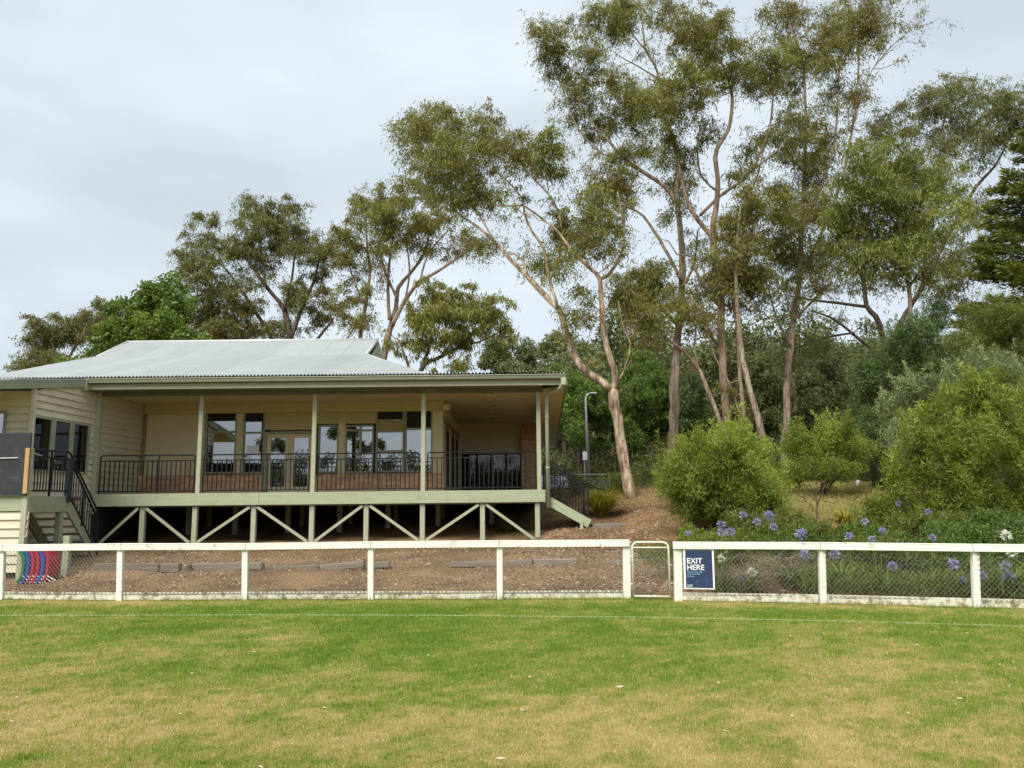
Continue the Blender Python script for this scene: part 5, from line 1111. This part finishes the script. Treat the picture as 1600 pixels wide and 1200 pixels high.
# far wood, one mass
cen, rad, cnt, vv = [], [], [], []
for k in range(170):
    Y = random.uniform(45, 105); X = random.uniform(-.05*Y+1, .78*Y); g0_ = zt1(X, Y); hh = random.uniform(6.5, 9.5)*(1 if Y < 60 else .9)
    if X < 2: hh *= .8
    for j in range(9):
        a = random.uniform(0, 6.28); r = random.uniform(0, 2.4); zz = random.uniform(.03, 1)
        cen.append((X+math.cos(a)*r, Y+math.sin(a)*r, g0_+hh*zz)); rad.append(random.uniform(.9, 1.7)); cnt.append(190); vv.append(.35+.2*zz+random.uniform(-.15, .15))
cen = np.array(cen); rad = np.array(rad); cnt = np.array(cnt); vv = np.array(vv)
p, d, idx = puffs(cen, rad, cnt, .3); n = len(p)
tag(leaves_mesh('far_wood', p, d, .42*(.6+.7*RNG.random(n)), .15, vv[idx]+RNG.normal(0, .12, n), 'l_far'), 'distant wooded hillside behind the gums', 'wood', kind='stuff')
# wood on the far side of the oval, mirrored in the windows
cen, rad, cnt, vv = [], [], [], []
for k in range(90):
    X = -70+k*1.1+random.uniform(-1, 1); Y = -62+random.uniform(-5, 5); hh = 6.0+1.2*math.sin(k*.9)+random.uniform(-1, 1.2)
    for j in range(10): cen.append((X+random.uniform(-2, 2), Y+random.uniform(-2, 2), hh*random.uniform(.1, 1))); rad.append(random.uniform(1.0, 1.6)); cnt.append(90); vv.append(.4)
for (X, hh, n_) in ((-23.2, 11.2, 12), (-19.6, 9.2, 8), (-33, 9.5, 9)):
    for j in range(n_): a = j*6.28/n_; cen.append((X+math.cos(a)*1.5, -58+math.sin(a)*1.2, hh+.5*math.sin(j*2.1)-.5)); rad.append(.8); cnt.append(110); vv.append(.35)
cen = np.array(cen); p, d, idx = puffs(cen, np.array(rad), np.array(cnt), .4); n = len(p)
tag(leaves_mesh('opposite_wood', p, d, .5, .2, np.array(vv)[idx], 'l_far'), 'dark treeline across the oval mirrored in the windows', 'wood', kind='stuff')

# undergrowth below the wattles
n = 90000; X = -1+RNG.random(n)*34; Y = 31+RNG.random(n)*16; keep = ~((Y < 39.5) & (X < 9.5) & (Y > 31.2)) ; X, Y = X[keep], Y[keep]; hgt = fbm(X, Y, .35, 61)*2.6*np.clip((Y-30)/4, .2, 1); n = len(X); g = RNG.normal(size=(n, 3)); g[:, 2] = np.abs(g[:, 2])+.2
tag(leaves_mesh('undergrowth', np.stack([X, Y, zt(X, Y)+RNG.random(n)**.7*hgt], 1), unitv(g), .16+.2*RNG.random(n), .07, .4+.25*fbm(X, Y, .5, 71)+RNG.normal(0, .15, n), 'l_far'), 'shadowy undergrowth below the wattles behind the gums', 'undergrowth', kind='stuff')
# ---- shrubs on the right
SH = dict(ln=.11, wd=.024, dens=4200, droop=-.2, up=.45, puff=.24, sub=18, wisps=.2, tw=.004, flat=1.1, depth=1.0, lscale=1.0, thin=0, fill=.2, shoots=1)
def shrub(name, label, Y, base, clumps, leaf, bark='bark_dark', **kw):
    a = dict(SH); a.update(kw); cat = a.pop('cat', 'shrub')
    bpt = P(base[0], base[1], Y); lim = []
    zz = zt1(bpt.x, Y)
    for c in clumps[::2]:
        q = (c[0], c[1]); lim.append([(base[0]+random.uniform(-5, 5), base[1], 2.0), ((base[0]+q[0])/2+random.uniform(-8, 8), (base[1]+q[1])/2, 1.4), (q[0], q[1], .7)])
    return plant(name, label, cat, Y, lim, clumps, leaf, bark, **a)
shrub('lime_shrub', 'large bright lime green shrub behind the exit sign, right of the bare path', 18.5, (1120, 842),
  [(1128, 700, 40, 34), (1085, 725, 34, 34), (1165, 735, 46, 38), (1060, 745, 24, 26, .8), (1110, 765, 48, 40), (1200, 752, 30, 34), (1150, 800, 46, 36), (1095, 800, 34, 34), (1195, 795, 28, 24, .8), (1140, 678, 24, 18, .7), (1075, 770, 26, 26, .8), (1175, 702, 26, 20, .7), (1140, 750, 50, 44), (1200, 775, 34, 34), (1080, 750, 36, 34)], 'l_lime', 'bark_pale', fill=.3)
shrub('pale_olive_shrub', 'loose olive green shrub in the middle distance left of the dark bushes', 22.5, (1285, 772),
  [(1285, 685, 34, 26), (1255, 705, 28, 26), (1312, 700, 30, 30), (1275, 730, 40, 16, .8), (1325, 665, 16, 18, .7), (1240, 680, 16, 20, .6), (1322, 735, 20, 16), (1235, 740, 24, 20), (1345, 710, 20, 26), (1300, 740, 34, 16)], 'l_lime', var0=.45, dens=3200)
shrub('dark_bush', 'large dark blue green bush standing behind the lime shrubs on the right', 23.5, (1400, 770),
  [(1380, 570, 44, 40), (1430, 530, 44, 36), (1400, 620, 50, 44), (1360, 640, 32, 44), (1420, 680, 50, 46), (1370, 710, 36, 44), (1470, 560, 40, 40), (1480, 630, 40, 44), (1460, 500, 34, 24), (1395, 745, 36, 24), (1345, 590, 18, 26, .7)], 'l_blue', dens=3400, depth=.8)
shrub('tall_bush', 'tall grey green bush at the right edge below the golden conifer', 22, (1560, 700),
  [(1540, 510, 44, 40), (1580, 490, 36, 30), (1590, 550, 40, 44), (1530, 570, 46, 40), (1500, 530, 24, 24, .8), (1590, 610, 36, 44), (1620, 520, 40, 44)], 'l_olive', dens=3200, var0=.42)
shrub('silver_shrub', 'pale silvery green shrub tips above the right-hand thicket', 19.5, (1440, 760),
  [(1440, 610, 28, 22), (1480, 600, 24, 20), (1420, 640, 32, 26), (1465, 640, 34, 26), (1410, 690, 34, 34), (1510, 610, 24, 20, .8)], 'l_silver', ln=.14, wd=.028, dens=2600)
shrub('thicket_shrub', 'big yellow green fine leaved shrub filling the right edge', 16.5, (1500, 880),
  [(1500, 640, 44, 32), (1560, 625, 44, 32), (1450, 690, 46, 40), (1520, 700, 50, 42), (1590, 690, 40, 46), (1420, 735, 34, 36), (1480, 765, 46, 42), (1550, 775, 50, 44), (1600, 770, 36, 50), (1440, 800, 40, 34, .9), (1510, 825, 46, 32), (1580, 835, 44, 30), (1540, 600, 30, 18, .7), (1620, 640, 30, 44), (1400, 760, 18, 24, .6)], 'l_lime', 'bark_pale', var0=.46, dens=4000)
shrub('young_shrub', 'young shrub with light tips in front of the dark bush', 17.5, (1390, 860),
  [(1390, 785, 28, 22), (1365, 800, 22, 20, .8), (1415, 810, 28, 24), (1380, 830, 32, 22), (1430, 845, 28, 20)], 'l_lime', dens=3000, var0=.4)
shrub('feathery_shrub', 'feathery grey green shrub below the tall bush at the right', 19, (1540, 740), [(1545, 590, 34, 24), (1590, 585, 34, 26), (1510, 575, 26, 22), (1600, 640, 30, 30)], 'l_silver', dens=2400, var0=.35, ln=.13)
shrub('path_edge_shrub', 'thin leafy shrub at the left side of the lime shrub beside the path', 21, (1062, 800), [(1050, 735, 20, 24, .7), (1040, 760, 18, 22, .7), (1062, 772, 22, 22, .8), (1030, 720, 14, 18, .5)], 'l_olive', dens=2600, var0=.6)
plant('bare_sapling', 'small bare brown sapling standing on the dry grass rise', 'sapling', 18.5,
  [[(1277, 850, 1.8), (1277, 810, 1.6), (1276, 782, 1.4), (1270, 765, 1.1), (1262, 752, .7)], [(1277, 790, 1.2), (1284, 770, 1), (1290, 758, .6)], [(1276, 800, .9), (1265, 788, .7), (1255, 780, .5)]],
  [(1268, 758, 14, 8, .25), (1290, 760, 10, 8, .25)], 'l_olive', 'bark_dark', ln=.08, wd=.015, dens=900, puff=.12, sub=8)
# golden conifer at the right edge
def conifer(name, label, cx_px, Y, top_py, bot_py, half_px):
    top, bot = P(cx_px, top_py, Y), P(cx_px, bot_py, Y); base_z = zt1(bot.x, Y)
    root = thing(name, (bot.x, Y, base_z), label, 'tree'); wood = MB(); wood.tube([(bot.x, Y, base_z-.2), (bot.x, Y, (base_z+top.z)/2), (bot.x, Y, top.z)], [.35, .22, .03], 10)
    pp, dd, va = [], [], []; H = top.z-base_z; R0 = half_px*Y/1200
    for k in range(300):
        t = (k+random.random())/300; z = base_z+.8+(H-.8)*t; az = random.uniform(0, 6.28); rr = R0*(1-t**1.6)*random.uniform(.75, 1.1)+.25
        e = Vector((math.cos(az), math.sin(az), 0)); tip = Vector((bot.x, Y, z+.12*rr))+e*rr; wood.tube([(bot.x, Y, z-.15*rr), tip], [.035, .01], 4, False)
        m_ = int(800*max(.25, rr/R0)); s = RNG.random(m_)**.6; sd_ = Vector((-e.y, e.x, 0)); wdt = (1-s)*.5*rr+.22
        base = np.array([bot.x, Y, z-.15*rr]); tp = np.array(tip)
        lat = RNG.normal(0, .45, m_)*wdt
        q = base+(tp-base)*s[:, None]+np.array(sd_)*lat[:, None]; q[:, 2] += RNG.normal(0, .07, m_) - .12*np.abs(lat)
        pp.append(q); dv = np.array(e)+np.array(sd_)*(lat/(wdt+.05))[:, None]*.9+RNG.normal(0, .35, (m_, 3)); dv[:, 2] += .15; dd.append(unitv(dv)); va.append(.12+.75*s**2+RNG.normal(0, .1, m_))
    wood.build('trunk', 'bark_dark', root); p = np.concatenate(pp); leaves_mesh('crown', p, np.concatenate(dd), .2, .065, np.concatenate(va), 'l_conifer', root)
conifer('golden_conifer', 'dense golden green conifer at the right edge of the picture', 1712, 29, 95, 570, 215)

# ---- agapanthus and low garden plants
def strap_clump(cx_, cy_, n, Ln, wv, mat_, parent, varc=.5, name='foliage', upr=.9):
    V, Fc, va = [], [], []
    z0 = zt1(cx_, cy_)
    for k in range(n):
        az = random.uniform(0, 6.28); l_ = Ln*random.uniform(.6, 1.15); th_ = random.uniform(.15, upr); e = Vector((math.cos(az), math.sin(az), 0)); sd_ = Vector((-e.y, e.x, 0)); pt_ = Vector((cx_, cy_, z0))+e*random.uniform(0, .08); c_ = varc+random.gauss(0, .18)
        i0_ = len(V)
        for s in range(5):
            wd_ = wv*(1, 1.05, .9, .6, .08)[s]; V += [tuple(pt_-sd_*wd_/2), tuple(pt_+sd_*wd_/2)]; va += [c_, c_]; a = th_+s*.38*random.uniform(.7, 1.2)
            pt_ = pt_+(e*math.sin(a)+Vector((0, 0, math.cos(a))))*(l_/4)
        for s in range(4): Fc.append((i0_+2*s, i0_+2*s+1, i0_+2*s+3, i0_+2*s+2))
    me = bpy.data.meshes.new(name); me.from_pydata(V, [], Fc); set_var(me, np.clip(va, 0, 1)); me.materials.append(M[mat_]); o = bpy.data.objects.new(name, me); C.objects.link(o)
    if parent: o.parent = parent; o.matrix_parent_inverse = PINV(parent)
    return o
def solve_y(px, py, hgt):
    best = None
    for Y in np.arange(11.6, 26, .05):
        q = P(px, py, Y)
        if Y < fence_y(q.x)+.45: continue
        e = abs(q.z-zt1(q.x, Y)-hgt)
        if best is None or e < best[0]: best = (e, Y)
    return best[1]
AG = [(1127, 820, 7, 0, 'lilac agapanthus bloom just right of the exit sign, topmost of its trio'), (1127, 832, 7, 0, 'lilac agapanthus bloom right above the top corner of the exit sign'), (1141, 831, 8, 0, 'round violet agapanthus bloom above the fence near the exit sign'), (1161, 805, 7, 0, 'agapanthus bloom against the foot of the lime shrub'), (1183, 816, 7, 0, 'agapanthus bloom under the right side of the lime shrub'), (1201, 807, 9, 0, 'large lilac agapanthus bloom, highest of the trio right of the lime shrub'), (1209, 823, 7, 0, 'agapanthus bloom just below the large lilac one right of the lime shrub'),
      (1251, 835, 10, 0, 'wide violet agapanthus bloom touching the top rail left of the bare sapling'), (1076, 834, 5, 0, 'faint small agapanthus bloom on the path edge above the gate post'), (1127, 873, 7, 1, 'pale fading agapanthus bloom seen through the wire beside the exit sign'), (1175, 895, 8, 1, 'cream white agapanthus bloom seen through the wire in the first garden bay'), (1159, 908, 7, 0, 'low blue agapanthus bloom left below the cream one in the first garden bay'), (1258, 866, 9, 0, 'blue agapanthus bloom just left of the middle post of the garden fence'), (1304, 866, 9, 0, 'pale blue agapanthus bloom just right of the middle post of the garden fence'),
      (1395, 885, 8, 0, 'violet agapanthus bloom in the middle of the second garden bay'), (1490, 882, 10, 0, 'big violet agapanthus bloom left of the right fence post'), (1572, 837, 9, 1, 'white agapanthus bloom above the rail at the right edge'), (1582, 864, 9, 1, 'white agapanthus bloom below the rail at the right edge'), (1571, 885, 8, 0, 'blue agapanthus bloom at the right edge, upper of two'), (1576, 902, 10, 0, 'large blue agapanthus bloom at the right edge, lower of two'), (1536, 899, 7, 0, 'faded blue agapanthus bloom just right of the right fence post'), (1352, 815, 6, 0, 'small agapanthus bloom left of the young shrub'), (1379, 829, 6, 0, 'small agapanthus bloom in front of the young shrub'), (1326, 838, 7, 0, 'agapanthus bloom just above the rail right of the bare sapling'),
      (1362, 842, 6, 0, 'agapanthus bloom touching the top rail below the young shrub'), (1504, 907, 6, 0, 'small low agapanthus bloom left of the right fence post'), (1404, 787, 5, 0, 'tiny far agapanthus bloom among the young shrub tips'), (1450, 800, 6, 0, 'tiny far agapanthus bloom at the foot of the pale trunk'), (1457, 840, 6, 0, 'agapanthus bloom above the rail under the thicket')]
for (px, py, r, wh, lb) in AG:
    hgt = .85 if py < 850 else .62
    if py > 890: hgt = .48
    Y = solve_y(px, py, hgt); q = P(px, py, Y); zg = zt1(q.x, Y); rr = min(.15, r*Y/1200*.95)
    root = thing('agapanthus', (q.x, Y, zg), lb, 'flower', 'agapanthus in the garden behind the fence')
    bx_, by_ = q.x+random.uniform(-.08, .08), Y+random.uniform(-.05, .1)
    MB().tube([(bx_, by_, zg-.03), ((bx_+q.x)/2, (by_+Y)/2+.01, (zg+q.z)/2), (q.x, Y, q.z)], [.008, .007, .006], 6).build('stem', 'l_stem' if 'l_stem' in M else surf('flower_stem', (.12, .2, .04), None, 5, .5), root)
    if 'l_stem' not in M: M['l_stem'] = bpy.data.materials['flower_stem']
    n = 75; g = unitv(RNG.normal(size=(n, 3)) + np.array([0, 0, .35])); 
    leaves_mesh('flower_head', np.array(q)+g*rr*.42, unitv(g+RNG.normal(0, .3, (n, 3))), rr*(.5+.4*RNG.random(n)), rr*.28, .5+RNG.normal(0, .25, n), 'l_petalw' if wh else 'l_petal', root, kite=True)
    strap_clump(bx_, by_, 26, .5, .03, 'l_strap', root)
# strap-leaved plants without flowers, low shrubs, twig heaps
for k, (px, Y_, n_, lb) in enumerate([(1300, 12.9, 46, 'bright strap leaved clump at the foot of the middle garden fence post'), (1335, 13.3, 40, 'strap leaved clump right of the middle garden fence post'), (1560, 12.0, 60, 'lush strap leaved clump at the right edge behind the fence'), (1590, 12.6, 60, 'lush strap leaved clump furthest right behind the fence'), (1225, 13.0, 40, 'yellowish strap leaved clump left of the middle garden fence post'), (1215, 18.2, 50, 'grassy clump below the lilac blooms right of the lime shrub'), (1310, 18.5, 60, 'tall grassy clump right of the bare sapling')]):
    X = (px-800)/1200*Y_*1.0; r_ = thing('strap_leaf_plant', (X, Y_, zt1(X, Y_)), lb, 'plant', 'strap leaved garden plants')
    strap_clump(X, Y_, n_*2, .55, .03, 'l_strap' if px != 1310 else 'l_tussock', r_, .7)
LOW = [(1140, 14.4, .5, 'l_olive', 'low olive bush behind the exit sign bay'), (1200, 14.6, .45, 'l_wattle', 'low dark green bush in the first garden bay'), (1240, 15.2, .55, 'l_olive', 'low bush behind the blue bloom left of the middle garden post'), (1310, 14.8, .5, 'l_wattle', 'low dark bush behind the pale blue bloom'), (1350, 13.6, .5, 'l_olive', 'low green bush in the second garden bay'), (1440, 13.5, .55, 'l_wattle', 'dense dark low bush left of the right fence post'), (1480, 14.2, .6, 'l_wattle', 'dark bush behind the big violet bloom'), (1545, 13.6, .6, 'l_wattle', 'dark bush behind the right fence post'), (1590, 14.0, .7, 'l_blue', 'dark blue green bush at the right edge behind the fence'), (1100, 16.0, .45, 'l_lime', 'small lime bush at the foot of the lime shrub'), (1180, 16.8, .5, 'l_olive', 'small olive bush under the agapanthus by the lime shrub'), (1400, 15.6, .6, 'l_olive', 'olive bush below the young shrub'), (1460, 15.3, .65, 'l_olive', 'low olive bush under the thicket'), (1530, 15.0, .7, 'l_wattle', 'dark green bush under the thicket at right')]
for (px, Y_, h_, lf, lb) in LOW:
    X = (px-800)/1200*Y_; zg = zt1(X, Y_); root = thing('low_bush', (X, Y_, zg), lb, 'bush', 'low bushes behind the garden fence'); k = 26
    cc = np.stack([X+RNG.normal(0, .38, k), Y_+RNG.normal(0, .3, k), zg+h_*RNG.random(k)**.8], 1); wood = MB()
    for c in cc: wood.tube([(X, Y_, zg-.02), (X+(c[0]-X)*.5, Y_+(c[1]-Y_)*.5, zg+(c[2]-zg)*.6), tuple(c)], [.008, .006, .003], 4, False)
    wood.build('stems', 'bark_dark', root); p, d, idx = puffs(cc, np.full(k, .2), np.full(k, 260), -.1, 1, .5); n = len(p); leaves_mesh('foliage', p, d, 0.09*(.6+.7*RNG.random(n)), .024, .45+RNG.normal(0, .2, n), lf, root)
def twigs(px, Y_, n_, rx_, h_, lb):
    X = (px-800)/1200*Y_; zg = zt1(X, Y_); p = np.stack([X+RNG.normal(0, rx_, n_), Y_+RNG.normal(0, .25, n_), zg+h_*RNG.random(n_)], 1); d = RNG.normal(size=(n_, 3)); d[:, 2] = np.abs(d[:, 2])*.6
    o = leaves_mesh('dead_twigs', p, unitv(d), .18+.3*RNG.random(n_), .007, RNG.random(n_), 'l_twig'); tag(o, lb, 'twigs')
    o['kind'] = 'stuff'
twigs(1215, 13.2, 700, .42, .45, 'heap of grey dead twigs left of the middle garden fence post'); twigs(1390, 13.4, 600, .3, .5, 'heap of brown dead twigs in the second garden bay'); twigs(1150, 13.0, 700, .3, .3, 'dry twigs beside the exit sign'); twigs(1040, 14.4, 500, .3, .15, 'dry sticks behind the gate')
# ground cover between them
n = 95000; X = 2.6+RNG.random(n)*10; Y = fence_y(X)+.25+RNG.random(n)**1.2*4.2; k = fbm(X, Y, 1.3, 8) + np.clip((X-3.3)/1.2, 0, 1)*.25 > .58; X, Y = X[k], Y[k]; n = len(X); g = RNG.normal(size=(n, 3)); g[:, 2] = np.abs(g[:, 2])+.5
tag(leaves_mesh('ground_cover', np.stack([X, Y, zt(X, Y)+RNG.random(n)**2*.22], 1), unitv(g), .05+.11*RNG.random(n), .016, .45+RNG.normal(0, .25, n), 'l_olive'), 'low mixed green ground cover behind the garden fence', 'ground cover', kind='stuff')
# tussocks
X = (938-800)/1200*22.6; t_ = thing('grass_tussock', (X, 22.9, zt1(X, 22.9)), 'rounded yellow green grass tussock at the foot of the right-hand stairs', 'grass'); strap_clump(X, 22.9, 1500, 1.25, .013, 'l_tussock', t_, .5, upr=.75)
X = P(792, 820, 22.2).x; t_ = thing('grass_tussock', (X, 22.2, zt1(X, 22.2)), 'dull grass tussock growing under the right end of the deck', 'grass'); strap_clump(X, 22.2, 380, .85, .012, 'l_olive', t_, .4, upr=.9)
for (px, Y_, lf, lb, r_) in ((900, 27, 'l_olive', 'small bush behind the stairs by the back fence', .5), (965, 26.5, 'l_olive', 'small bush at the left foot of the leaning gum', .45), (1025, 27.5, 'l_olive', 'bush right of the leaning gum below the white car', .55), (1000, 29, 'l_silver', 'grey bush behind the leaning gum by the back fence', .6), (1060, 23, 'l_olive', 'loose bush at the left side of the lime shrub', .6)):
    X = (px-800)/1200*Y_; zg = zt1(X, Y_); root = thing('path_bush', (X, Y_, zg), lb, 'bush', 'bushes along the path edge'); k = 30; cc = np.stack([X+RNG.normal(0, r_*.8, k), Y_+RNG.normal(0, .3, k), zg+r_*1.3*RNG.random(k)], 1); wood = MB()
    for c in cc: wood.tube([(X, Y_, zg-.02), tuple(c)], [.01, .004], 4, False)
    wood.build('stems', 'bark_dark', root); p, d, idx = puffs(cc, np.full(k, .2), np.full(k, 70), -.1, 1, .4); n = len(p); leaves_mesh('foliage', p, d, .11*(.6+.7*RNG.random(n)), .03, .45+RNG.normal(0, .2, n), lf, root)
# small white marker on the rise
q = P(1340, 757, 25); tag(MB().tube([(q.x, 25, zt1(q.x, 25)-.1), (q.x, 25, q.z), (q.x+.02, 25, q.z+.09), (q.x+.02, 25, q.z+.15)], [.05, .06, .09, .03], 10).build('garden_marker', 'signwhite', smooth=True), 'small white marker post at the left foot of the dark bush', 'marker')
